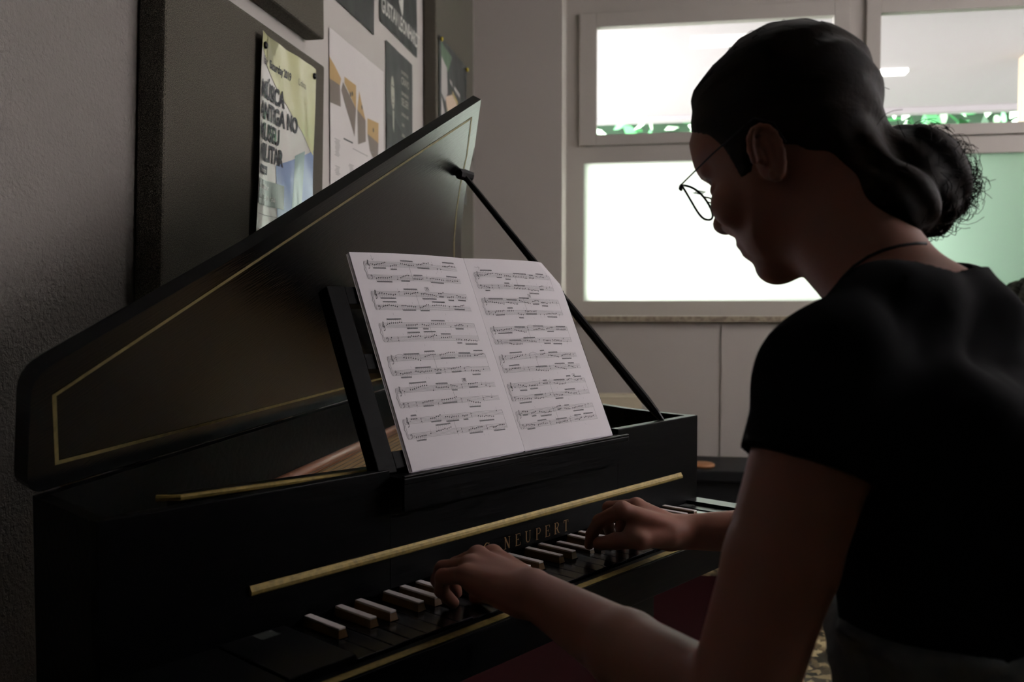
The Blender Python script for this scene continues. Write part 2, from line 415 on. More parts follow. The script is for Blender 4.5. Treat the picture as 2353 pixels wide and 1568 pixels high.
for (u, v, lab) in ((.014, .026, 'black round push pin at the near top corner of the glossy poster'), (.286, .020, 'black round push pin at the far top corner of the glossy poster')):
    c = fpost(u, v, .003); pin = empty('push_pin', Matrix.Translation(c), label=lab, cat='push pin', group='black pins of the glossy poster')
    mb = MB()
    mb.tube([(-.002, 0, 0), (.001, 0, 0), (.003, 0, 0), (.0042, 0, 0)], [.0068, .0072, .0058, .0025], 16); mb.out('pin_head', m_blackp, pin, True)
    MB().tube([(-.007, 0, 0), (0, 0, 0)], .0006, 6).out('pin_point', m_metal, pin)


def plain(name, y0, y1, z0, z1, mats, draw, label, x=-.8475, skew=0, wave=.0006, n=16, cat='poster'):
    def fn(u, v, k):
        q = on_wall(x, y0, z1, wave)(u, v, k); return (q[0], q[1] + skew * v, q[2])
    s = Sheet(fn); s.grid(y1 - y0, z1 - z0, n, n, 0); draw(s, y1 - y0, z1 - z0); o = s.mb.out(name, mats); return tag(o, label, cat)


pw, pk, pdk, por, pbr, pgr = pm('sheet', (.62, .58, .57), .6), pm('ink', (.03, .03, .03), .6), pm('charcoal', (.028, .030, .030), .45), pm('ochre', (.40, .25, .09), .5), pm('brown', (.15, .11, .09), .5), pm('faint', (.22, .21, .21), .6)
def d_inst(s, W, H):
    # four pictures of keyboard instrument cases seen from above
    for pts in ([(.0, .075), (.0, .13), (.075, .13), (.085, .11)], [(.11, .098), (.11, .115), (.20, .165), (.20, .10)], [(.225, .11), (.21, .165), (.285, .18)], [(.30, .17), (.30, .215), (.40, .225), (.40, .165)]):
        s.poly(pts, 1, .0004, .03)
    for pts in ([(.0, .13), (.0, .19), (.08, .185), (.075, .13)], [(.10, .115), (.085, .14), (.185, .245), (.20, .165)], [(.21, .165), (.215, .26), (.285, .24), (.285, .18)], [(.30, .215), (.32, .26), (.39, .31), (.40, .225)]):
        s.poly(pts, 2, .0004, .03)
    for (u, v) in ((.155, .135), (.17, .13), (.25, .15), (.35, .195)): s.oval(u, v, .006, .007, 3, .0007)
    for (u, v, wd, k) in ((.02, .02, 0, 0),): pass
    rg = np.random.default_rng(3)
    s.rect(.10, .262, .17, .266, 3, .0004, .03); s.rect(.17, .278, .30, .280, 4, .0004, .03)
    for (u, v, n2) in ((.03, .275, 11), (.03, .345, 6), (.03, .385, 12), (.135, .325, 10), (.135, .375, 9), (.135, .42, 10), (.235, .33, 10), (.235, .385, 6), (.235, .42, 10), (.325, .26, 8), (.325, .34, 10), (.325, .39, 5), (.325, .42, 8)):
        for i in range(n2):
            a = rg.uniform(0, .012); s.rect(u + a, v + i * .0042, u + .045 - rg.uniform(0, .012), v + i * .0042 + .0016, 4, .0004)
    for i in range(5): s.oval(.12 + i * .02, H - .045, .005, .004, 3, .0004)
    s.rect(.2, H - .042, .27, H - .040, 4, .0004, .03)
plain('instrument_poster', 2.235, 2.69, 1.30, 1.80, [pw, por, pbr, pk, pgr], lambda s, W, H: d_inst(s, W, H), 'white printed sheet with four small pictures of ochre keyboard instruments in a curving row')
for obx in (bpy.data.objects['instrument_poster'],):
    pass
def d_low(s, W, H):
    s.rect(.06, .03, .13, .06, 1, .0004, .03); s.rect(.12, .03, .17, .09, 2, .0004, .03); s.rect(.06, .11, .12, .15, 1, .0004, .03)
    for i in range(5): s.rect(.01, .04 + i * .02, .04, .046 + i * .02, 3, .0004)
plain('programme_sheet', 2.18, 2.60, .95, 1.265, [pw, pm('steel', (.12, .15, .19), .5), pbr, pgr], d_low, 'pale printed sheet peeping over the lid under the instrument picture sheet')
def d_blk(s, W, H):
    rg = np.random.default_rng(8)
    for i in range(16): s.oval(rg.uniform(.04, W - .04), rg.uniform(.05, H - .08), .02, .035, 1, .0004, rg.uniform(0, 3))
plain('dark_poster', 2.22, 2.60, 1.885, 2.40, [pdk, pm('soot', (.045, .045, .048), .5)], d_blk, 'black unlettered poster cut off by the top, beside the upper fabric panel', wave=.0012)
def d_gus(s, W, H):
    s.text('GUSTAV LEONHARDT', .02, H - .035, .066, 1, .0016, .66)
    s.poly([(.20, H - .12), (.235, H - .20), (.262, H - .22), (.25, H - .10), (.24, H - .085)], 1, .0004)
plain('lettered_poster', 2.655, 3.075, 1.945, 2.50, [pdk, pm('white2', (.55, .54, .5), .5)], d_gus, 'black poster with one row of white capital letters along its lower edge', wave=.001)
def d_cra(s, W, H):
    s.oval(.07, .145, .021, .052, 1, .0004, .08, 16); s.poly([(.066, .20), (.07, .25), (.082, .27), (.085, .20)], 1, .0004)
    s.oval(.062, .125, .006, .003, 3, .0006); s.oval(.080, .125, .006, .003, 3, .0006); s.oval(.071, .16, .003, .007, 3, .0006); s.oval(.071, .178, .008, .002, 3, .0006)
    s.poly([(.02, .36), (.04, .42), (.14, .45), (.17, .42), (.14, .385), (.07, .345)], 1, .0004)
    s.poly([(.0, .22), (.0, .36), (.22, .42), (.2, .27), (.1, .22)], 2, .0003, .03)
    for i, (tx, sz) in enumerate((('CONCERTO DE', .014), ('CRAVO', .034), ('COM OBRAS DE', .014), ('SELSER', .034), ('ENTRADA LIVRE', .014), ('21H00', .014), ('LISBOA', .014))):
        s.text(tx, .165, .06 + .034 * i, sz, 1, .0004, .8)
plain('portrait_poster', 2.715, 3.015, 1.49, 1.905, [pdk, pm('pallor', (.36, .35, .29), .5), pm('coat', (.015, .016, .017), .5), pk], d_cra, 'black poster with a pale face, folded hands and small white lettering')
def d_col(s, W, H):
    s.rect(0, 0, .025, H, 1, .0004, .03); s.rect(W - .03, 0, W, .19, 1, .0004, .03)
    s.poly([(.025, .02), (.03, .10), (.14, .10), (.20, .03)], 2, .0004, .03)
    s.poly([(.03, .07), (.03, .20), (.09, .22), (.13, .18), (.12, .09)], 3, .0005, .03)
    s.poly([(.03, .21), (.03, .52), (.2, .50), (.12, .30)], 3, .0005, .03)
    s.poly([(.10, .20), (.14, .29), (.30, .40), (W - .03, .36), (W - .05, .22), (.2, .17)], 4, .0006, .03)
    s.poly([(.16, .12), (.17, .135), (.33, .155), (.33, .14)], 3, .0006); s.poly([(.20, .155), (.21, .17), (.30, .19), (.30, .175)], 5, .0006)
    for i in range(7): s.rect(.13 + i * .03, .31 + i * .012, .145 + i * .03, .42, 6, .0007)
plain('framed_poster', 3.195, 3.655, 1.50, 2.06, [pdk, pk, pm('moss', (.08, .13, .08), .5), pm('speckle', (.38, .35, .34), .6), pm('flesh', (.50, .37, .28), .5), pm('straw', (.4, .3, .12), .5), pm('slate', (.10, .12, .16), .5)], d_col,
      'small collage poster with dark margins and a pale diagonal shape on the corner panel', x=-.7995)
for (y, z, lab) in ((3.21, 2.045, 'yellow pin at the near top corner of the collage poster'), (3.64, 2.045, 'yellow pin at the far top corner of the collage poster')):
    mb = MB(); mb.tube([(0, 0, 0), (.003, 0, 0), (.008, 0, 0), (.010, 0, 0)], [.004, .008, .008, .004], 12)
    o = mb.out('yellow_pin', pm('pinyellow', (.55, .42, .03), .3), None, True); o.location = (-.795, y, z); tag(o, lab, 'push pin', 'yellow pins of the collage poster')

# ceiling lamp added above the frame, brightens keys and arms from overhead
cl = empty('added_lamp', Matrix.Translation((.75, 2.2, WH)), label='flat white ceiling lamp added above the harpsichord, outside the picture, to brighten the keys', cat='ceiling lamp')
MB().box(-.62, .62, -.16, .16, -.07, -.001, 0, .01).out('lamp_housing', m_frame, cl)
m_diff = mat('lamp_diffuser', (.9, .9, .9), .5); q = m_diff.node_tree.nodes['Principled BSDF']; q.inputs['Emission Color'].default_value = (1, .95, .93, 1); q.inputs['Emission Strength'].default_value = 7
MB().box(-.58, .58, -.13, .13, -.082, -.0705, 0, .003).out('lamp_diffuser', m_diff, cl)

# ------------------------------------------------------------------ things by the window
bn = empty('low_bench', Matrix.Translation((.5, 3.86, 0)), label='low black bench standing along the wall under the window', cat='bench')
MB().box(-.95, .75, -.18, .18, .385, .43, 0, .006).out('bench_top', m_blackm, bn)
MB().box(-.93, .73, -.155, .155, .27, .385).out('apron', m_blackm, bn)
for x in (-.92, .67):
    for y in (-.155, .105): MB().box(x, x + .05, y, y + .05, 0, .27).out('leg', m_blackm, bn)
bx = empty('carton', Matrix.Translation((-.215, 3.86, .431)) @ Matrix.Rotation(.12, 4, 'Z'), label='beige cardboard carton on the black bench under the window', cat='box')
MB().box(-.12, .12, -.09, .09, 0, .276, 0, .002).out('carton_body', m_card, bx)
MB().box(-.121, .121, -.091, .0, .2762, .2775).out('flap', m_card, bx); MB().box(-.121, .121, .001, .091, .2762, .2775).out('flap', m_card, bx)
o = MB().tube([(.0, 0, .0), (.0, 0, .004), (0, 0, .012), (0, 0, .016)], [.045, .052, .052, .045], 20).out('wooden_disc', m_wood, None, True)
o.location = (.16, 3.76, .431); tag(o, 'small round orange wood disc lying on the black bench', 'wooden disc')
# window sill: film bag and dark cloth bag
def blob(name, c, rad, m, label, cat, seed, amp=.25, N=24, M=16, smooth=False):
    rg = np.random.default_rng(seed); vs = []; fs = []
    ph = rg.uniform(0, 6.3, 12); k = rg.integers(2, 6, 12)
    for j in range(M + 1):
        t = math.pi * j / M
        for i in range(N):
            a = 2 * math.pi * i / N; q = 1 + amp * (math.sin(k[0] * a + ph[0]) * math.sin(k[1] * t + ph[1]) + .6 * math.sin(k[2] * a + 3 * t + ph[2]) + .4 * math.sin(2 * k[3] * a + ph[3]) * math.sin(5 * t)) * math.sin(t)
            z = math.cos(t) * q
            vs.append((c[0] + rad[0] * math.sin(t) * math.cos(a) * q, c[1] + rad[1] * math.sin(t) * math.sin(a) * q, c[2] + rad[2] * max(z, -.8)))
    for j in range(M):
        for i in range(N): fs.append((j * N + i, j * N + (i + 1) % N, (j + 1) * N + (i + 1) % N, (j + 1) * N + i))
    o = mesh_obj(name, vs, fs, m, None, None, smooth); return tag(o, label, cat)
blob('plastic_bag', (1.35, 4.13, 1.12), (.072, .06, .095), m_plastic, 'crumpled clear plastic bag on the window sill', 'bag', 2, .3)
blob('cloth_bag', (1.545, 4.13, 1.12), (.10, .075, .095), mat('olive_cloth', (.012, .011, .007), .8, bump=.5, scale=30, bdist=.01, vary=((.07, .065, .04), 12, .5, .7)), 'dark olive cloth bag slumped on the window sill beside the plastic bag', 'bag', 6, .22)
o = MB().box(-.75, .322, .9, 3.67, .0005, .010, 0, .003).out('red_rug', m_rug); tag(o, 'dark red rug lying under the harpsichord', 'rug')

# ------------------------------------------------------------------ the harpsichord
UN = .165 / 7
hp = empty('harpsichord', INST, label='black wing-shaped harpsichord with raised lid, gold lines and dark keys', cat='harpsichord')
D = np.array([math.sin(TH), math.cos(TH)]); NN = np.array([math.cos(TH), -math.sin(TH)]); A0 = np.array([-.24, .17])
def ST(s_, t_): q = A0 + s_ * D + t_ * NN; return (float(q[0]), float(q[1]))
def st_of(x, y): q = np.array([x, y]) - A0; return float(q @ D), float(q @ NN)
TOP = .143
outline = [(-.25, .0), (.823, .0), (.829, .06), (.846, .16), (.882, .27), (.925, .36), (1.0, .48), (1.10, .63), ST(1.6, .15), ST(1.6, 0), ST(0, 0)]
def inset(poly, d):
    n = len(poly); out = []
    for i in range(n):
        p0, p1, p2 = np.array(poly[i - 1]), np.array(poly[i]), np.array(poly[(i + 1) % n])
        a = (p1 - p0) / np.linalg.norm(p1 - p0); b2 = (p2 - p1) / np.linalg.norm(p2 - p1)
        na = np.array([-a[1], a[0]]); nb2 = np.array([-b2[1], b2[0]]); m = na + nb2; m /= m @ na if abs(m @ na) > .3 else .3
        out.append(tuple(p1 + m * d))
    return out
ins = inset(outline, .015)
# case: walls ring (front board lower where the desk sits), bottom
mb = MB(); n = len(outline)
for i in range(1, n):
    a, b2 = outline[i], outline[(i + 1) % n]; c, d = ins[(i + 1) % n], ins[i]
    mb.prism([a, b2, c, d], -.058, TOP)
mb.prism(outline, -.062, -.05)
case = mb.out('case', m_black, hp)
mb = MB()
mb.box(-.25, .10, 0, .015, -.05, TOP + .001, 0, .0012); mb.box(.575, .823, 0, .015, -.05, TOP + .001, 0, .0012); mb.box(.1002, .5748, 0, .015, .0, .128)
mb.out('nameboard', m_black, hp)
# gold moulding on the nameboard
def moulding(name, x0, x1, y0, z0, h, dep, parent, m):
    prof = [(0, 0), (0, h), (-dep * .35, h), (-dep * .55, h * .72), (-dep, h * .45), (-dep, h * .15), (-dep * .8, 0)]
    mb = MB(); vs = [(x0, y0 + a, z0 + b2) for a, b2 in prof] + [(x1, y0 + a, z0 + b2) for a, b2 in prof]; k = len(prof)
    mb.add(vs, [tuple(range(k)), tuple(range(2 * k - 1, k - 1, -1))] + [(i, k + i, k + (i + 1) % k, (i + 1) % k) for i in range(k)])
    return mb.out(name, m, parent)
moulding('gold_moulding', -.093, .766, .0, .0385, .010, .005, hp, m_gold)
# lettering: roman capitals with serifs, drawn with thick and thin strokes
GL = {'N': (1.0, [(.16, 0, .16, 1, .09), (.16, 1, .84, 0, .15), (.84, 0, .84, 1, .07), (0, 0, .34, 0, .06), (0, 1, .26, 1, .06), (.66, 1, 1, 1, .06)]),
      'E': (.85, [(.2, 0, .2, 1, .15), (.02, 0, .85, 0, .06), (.02, 1, .82, 1, .06), (.2, .52, .6, .52, .06), (.85, 0, .85, .24, .07), (.82, 1, .82, .78, .07), (.6, .42, .6, .62, .06)]),
      'U': (1.0, [(.2, 1, .2, .3, .15), (.2, .3, .3, .08, .12), (.3, .08, .52, .01, .1), (.52, .01, .74, .1, .08), (.74, .1, .82, .3, .07), (.82, .3, .82, 1, .07), (.0, 1, .42, 1, .06), (.66, 1, 1, 1, .06)]),
      'P': (.85, [(.22, 0, .22, 1, .15), (.02, 0, .46, 0, .06), (.02, 1, .6, 1, .06), (.6, 1, .8, .88, .1), (.8, .88, .82, .68, .13), (.82, .68, .64, .5, .1), (.64, .5, .22, .48, .06)]),
      'R': (.95, [(.2, 0, .2, 1, .15), (.02, 0, .4, 0, .06), (.02, 1, .56, 1, .06), (.56, 1, .76, .88, .1), (.76, .88, .76, .68, .13), (.76, .68, .58, .52, .1), (.58, .52, .2, .5, .06), (.5, .5, .82, .05, .14), (.82, .05, .98, .02, .07)]),
      'T': (.85, [(.43, 0, .43, 1, .15), (.22, 0, .64, 0, .06), (.02, 1, .84, 1, .07), (.03, 1, .03, .78, .07), (.83, 1, .83, .78, .07)]),
      'C': (.9, [(.86, .8, .7, .96, .07), (.7, .96, .46, 1, .08), (.46, 1, .2, .86, .11), (.2, .86, .1, .5, .15), (.1, .5, .22, .14, .13), (.22, .14, .48, 0, .1), (.48, 0, .72, .05, .07), (.72, .05, .88, .22, .06), (.86, .98, .86, .7, .06)]),
      'J': (.6, [(.38, 1, .38, .2, .15), (.38, .2, .24, 0, .1), (.24, 0, .06, .06, .09), (.14, 1, .6, 1, .06)]), '.': (.3, [(.05, .06, .2, .06, .14)])}
mb = MB(); cur = .4465; Hh, Wc, sp = .0160, .0126, .0104
for ch in reversed('J.C. NEUPERT'):
    if ch == ' ': cur -= .012; continue
    w_, st_ = GL[ch]; cur -= w_ * Wc
    for (a, c, e2, g2, t_) in st_:
        p0 = np.array([cur + a * Wc, .0062 + c * Hh]); p1 = np.array([cur + e2 * Wc, .0062 + g2 * Hh]); d_ = p1 - p0; L_ = np.linalg.norm(d_); n_ = np.array([-d_[1], d_[0]]) / L_ * t_ * Hh * .5
        mb.add([(q[0], -.0005, q[1]) for q in (p0 - n_, p1 - n_, p1 + n_, p0 + n_)], [(0, 1, 2, 3)])
    cur -= sp * (.35 if ch == '.' else 1)
mb.out('gold_lettering', mat('letter_gold', (.22, .13, .05), .5, metal=.2), hp)
# key blocks, keybed, key slip
for x0, x1, zt in ((-.13, -2 * UN - .004, -.004), (32 * UN + .002, .782, -.009), (.7865, .823, -.004)):
    MB().box(x0, x1, -.124, -.0002, -.05, zt, 0, .001).out('key_block', m_blackp, hp)
for x0, zl in ((-.092, -.0035), (.732 if 0 else 32 * UN + .003, -.0085)):
    o = mesh_obj('key_label', [(x0, -.022, zl), (x0 + .023, -.021, zl), (x0 + .023, -.003, zl), (x0 + .0, -.004, zl)], [(0, 1, 2, 3)], m_felt, hp)
MB().box(-.25, .823, -.124, -.0002, -.062, -.045).out('key_bed', m_blackm, hp)
MB().box(-.25, -.1302, -.124, -.0002, -.045, -.006).out('cheek', m_blackp, hp)
MB().box(-.25, .823, -.150, -.1242, -.062, -.0135, 0, .001).out('key_slip', m_black, hp)
moulding('gold_moulding', -.16, .70, -.1365, -.0133, .0016, .010, hp, m_gold)
# naturals and sharps
sharps = {1: .9, 2: 2.1, 4: 3.9, 5: 5.0, 6: 6.1}
def octpos(w): return w % 7
nat_off = {}
sharp_u = []
for k in range(-1, 5):
    for v2 in (.9, 2.1, 3.9, 5.0, 6.1):
        u = 7 * k + v2
        if -2 < u < 31: sharp_u.append(u)
SW = .0105
for w_ in range(-2, 32):
    x0, x1 = w_ * UN + .0005, (w_ + 1) * UN - .0005
    near = [u * UN for u in sharp_u if abs(u - w_) < .5 or abs(u - (w_ + 1)) < .5]
    xa, xb = x0, x1
    for q in near:
        if q < (x0 + x1) / 2: xa = max(xa, q + SW / 2 + .0006)
        else: xb = min(xb, q - SW / 2 - .0006)
    dep = .003 if w_ in (5, 6, 22) else 0
    pts = [(x0, -.1205), (x1, -.1205), (x1, -.067), (xb, -.067), (xb, -.0008), (xa, -.0008), (xa, -.067), (x0, -.067)]
    pts = [p for i, p in enumerate(pts) if p != pts[i - 1]]
    ko = MB().prism(pts, -.028 - dep, -.0105 - dep).out('natural_key', m_natural, hp)
    bm = bmesh.new(); bm.from_mesh(ko.data)
    bmesh.ops.bevel(bm, geom=[e2 for e2 in bm.edges if all(v3.co.z > -.0115 - dep for v3 in e2.verts)], offset=.0006, segments=1, affect='EDGES'); bm.to_mesh(ko.data); bm.free()
proto = None
for u in sharp_u:
    x = u * UN; dep = .0055 if abs(u - 17.9) < .01 else 0
    if proto is None:
        a, b2 = SW / 2 - .0007, SW / 2 + .0007
        vs = [(-b2, -.0645, -.0105), (b2, -.0645, -.0105), (b2, -.001, -.0105), (-b2, -.001, -.0105), (-a, -.0625, -.0022), (a, -.0625, -.0022), (a, -.001, -.0022), (-a, -.001, -.0022)]
        k = mesh_obj('sharp_key', vs, [(3, 2, 1, 0), (4, 5, 6, 7), (0, 1, 5, 4), (1, 2, 6, 5), (2, 3, 7, 6), (3, 0, 4, 7)], m_sharpw, hp)
        c = MB().box(-a, a, -.0628, -.001, -.0022, .0004, 0, .0009).out('key_cap', m_cap, k)
        c['label'] = 'white bone strip on top of the sharp key'; proto = (k, c)
    else:
        k = proto[0].copy(); COL.objects.link(k); c = proto[1].copy(); COL.objects.link(c); c.parent = k
    k.location = (x, 0, -dep)
# soundboard, bead, strings, jack rail
ib = inset(outline, .0155)
MB().prism(ib, .028, .0345).out('soundboard', m_sound, hp)
a = ST(.02, .019); b2 = ST(1.58, .019)
MB().tube([(a[0], a[1], .045), (b2[0], b2[1], .045)], .011, 12).out('bead', m_bead, hp, True)
for i in range(26):
    a = ST(.10 + .012 * i, .055 + .0135 * i); b2 = ST(1.5 - .03 * i, .035 + .0125 * i)
    MB().tube([(a[0], a[1], .050), (b2[0], b2[1], .052)], .0006, 5).out('string', m_string, hp)
br = [ST(.45 + .09 * i, .09 + .03 * i + .004 * i * i) for i in range(7)]
MB().tube([(q[0], q[1], .042) for q in br], .0075, 6).out('bridge', m_bead, hp)
jr = empty('jack_rail', Matrix.Identity(4)); jr.parent = hp
JD = np.array([.99, -.139]); JN = np.array([.139, .99]); J0 = np.array([-.135, .064])
def jq(s_, t_, z): q = J0 + s_ * JD + t_ * JN; return (float(q[0]), float(q[1]), z)
mb = MB(); Lr = .72
mb.add([jq(0, 0, .09), jq(.74, 0, .09) if 0 else jq(.34, .0, .09), jq(.34, .036, .09), jq(0, .036, .09), jq(0, 0, .138), jq(.34, 0, .138), jq(.34, .036, .138), jq(0, .036, .138)], [(3, 2, 1, 0), (4, 5, 6, 7), (0, 1, 5, 4), (1, 2, 6, 5), (2, 3, 7, 6), (3, 0, 4, 7)]).out('rail', m_blackp, jr)
MB().tube([(-.152, .0795, .139), (-.134, .0635, .139), jq(.17, -.0005, .139), jq(.34, 0, .139)], .0034, 8).out('gold_line', m_gold, jr)
o = MB().tube([(.617, .045, .09), (.617, .045, .128), (.617, .045, .134)], [.013, .013, .011], 12).out('rail_post', m_sharpw, hp); o['label'] = 'light wooden end block with a metal top'
MB().tube([(.617, .045, .1342), (.617, .045, .136)], .0095, 12).out('post_cap', m_metal, o)
# music desk
tl = math.atan2(.12, .272); ct, sn = math.cos(tl), math.sin(tl)
def DK(x, v, k=0): # v up along the desk plane, k towards the player
    return (x, -.005 + v * sn - k * ct, .138 + v * ct + k * -sn * -1 * 0 + k * sn)
dk = empty('music_desk', Matrix.Identity(4)); dk.parent = hp
m_desk = mat('black_desk_wood', (.002, .002, .0022), .5, spec=.05, bump=.4, scale=70, bdist=.001, stretch=(.12, 1.6, 1.6))
def dbox(x0, x1, v0, v1, k0, k1, name='rail', m=m_desk):
    mb = MB().box(x0, x1, v0, v1, k0, k1, 0, .0012); mb.xf(lambda x, v, k: DK(x, v, k)); return mb.out(name, m, dk)
for x0 in (.084, .533): dbox(x0, x0 + .028, .004, .250, -.024, -.004, 'upright')
for v0, v1 in ((.226, .250), (.137, .158), (.008, .030)): dbox(.1125, .5325, v0, v1, -.023, -.005, 'crossbar')
mb = MB().box(.10, .568, -.026, .012, .128, .1365, 0, .0015); mb.box(.10, .568, -.026, -.0215, .1365, .1395, 0, .001); mb.box(.10, .568, -.026, -.0225, .098, .1285)
mb.out('ledge', m_black, dk)
# legs
for (x, y) in ((.56, -.04), (-.17, .03), ST(1.42, .06), ST(.35, .06)):
    mb = MB(); vs = []
    for z, h in ((-.062, .030), (-.20, .030), (-.24, .024), (-O[2] + .02, .018), (-O[2] + .010, .018)):
        vs += [(x + .03 - h, y + .03 - h, z), (x + .03 + h, y + .03 - h, z), (x + .03 + h, y + .03 + h, z), (x + .03 - h, y + .03 + h, z)]
    fs = [(0, 1, 2, 3), (19, 18, 17, 16)]
    for i in range(4):
        for j in range(4): fs.append((i * 4 + j, (i + 1) * 4 + j, (i + 1) * 4 + (j + 1) % 4, i * 4 + (j + 1) % 4))
    mb.add(vs, fs).out('leg', m_black, hp)
# lid
LA = math.radians(61.8); HZ = TOP + .003
def LID(s_, t_, k):   # k = away from the strings
    tt = t_ * math.cos(LA) - k * math.sin(LA); q = ST(s_, tt); return (q[0], q[1], HZ + t_ * math.sin(LA) + k * math.cos(LA))
def rounded(poly, idx, r, n=5):
    out = []
    for i, p in enumerate(poly):
        if i not in idx: out.append(p); continue
        p0, p1, p2 = np.array(poly[i - 1]), np.array(p), np.array(poly[(i + 1) % len(poly)])
        a = p1 + (p0 - p1) / np.linalg.norm(p0 - p1) * r; b2 = p1 + (p2 - p1) / np.linalg.norm(p2 - p1) * r
        for k in range(n + 1):
            t = k / n; q = (1 - t) ** 2 * a + 2 * t * (1 - t) * p1 + t * t * b2; out.append(tuple(q))
    return out
lid_st = [(-.008, -.002), (1.60, -.002), (1.60, .17), (1.44, .262), (1.307, .345), (1.17, .412), (1.064, .476), (1.0, .523), (.935, .583), (.828, .655), (.216, .302), (-.088, .146)]
lp = rounded(lid_st, (0, 11), .028)
lid = empty('lid', Matrix.Identity(4)); lid.parent = hp
m_lid = mat('black_ash_lid', (.003, .003, .0033), .2, spec=.42, bump=.5, scale=1, bdist=.0007, stretch=(28, 330, 28), detail=4)
_n = m_lid.node_tree; _tc = [q for q in _n.nodes if q.type == 'TEX_COORD'][0]; _mp = [q for q in _n.nodes if q.type == 'MAPPING'][0]
_n.links.new(_tc.outputs['UV'], _mp.inputs[0])
lo_ = MB().prism(lp, .0, .017, 0, LID).out('lid_board', m_lid, lid)
uvl = lo_.data.uv_layers.new(name='grain'); ga = math.atan2(.52, 1.03)
npl = len(lp)
for po_ in lo_.data.polygons:
    for li in po_.loop_indices:
        vi = lo_.data.loops[li].vertex_index % npl; s_, t_ = lp[vi]
        uvl.data[li].uv = (s_ * math.cos(ga) + t_ * math.sin(ga), -s_ * math.sin(ga) + t_ * math.cos(ga))
core = [(.0, .0), (1.60, .0), (1.60, .17), (1.44, .262), (1.307, .345), (1.17, .412), (1.064, .476), (1.0, .523), (.935, .583), (.828, .655), (-.088, .132)]
i1, i2 = inset(core, .030), inset(core, .0355)
mb = MB(); k = len(i1)
mb.add([LID(p[0], p[1], -.0004) for p in i1] + [LID(p[0], p[1], -.0004) for p in i2], [(i, (i + 1) % k, k + (i + 1) % k, k + i) for i in range(k)])
mb.out('gold_inlay', m_goldline, lid)
for s_ in (.06, .62, 1.15):
    mb = MB(); q = ST(s_, -.006); q2 = ST(s_ + .06, -.006); mb.tube([(q[0], q[1], HZ), (q2[0], q2[1], HZ)], .0045, 10)
    mb.tube([(q[0] - .005, q[1] - .003, HZ), (q[0] - .001, q[1], HZ)], .0052, 10); mb.out('hinge', m_hinge, hp, True)
# prop
pt = W2L((-.401, 1.756, 1.347)); pt = np.array(LID(.914, .519, -.012)); pb = np.array([.722, .012, TOP + .002])
pr = empty('lid_prop', Matrix.Identity(4)); pr.parent = hp
d_ = pt - pb; mb = MB(); mb.tube([pb - d_ * .012, pb + d_ * .02, pb + d_ * .07, pb + d_ * .6, pt], [.003, .0065, .0085, .0068, .0055], 8, 0, False, 1.0); mb.out('rod', m_blackp, pr)
bk = MB(); bk.tube([pt + np.array([-.012, 0, 0]), pt, pt + np.array([.018, -.008, -.003])], [.010, .012, .009], 8)
bk.tube([pt, np.array(LID(.914, .519, 0))], .009, 8); bk.out('bracket', m_blackm, pr)

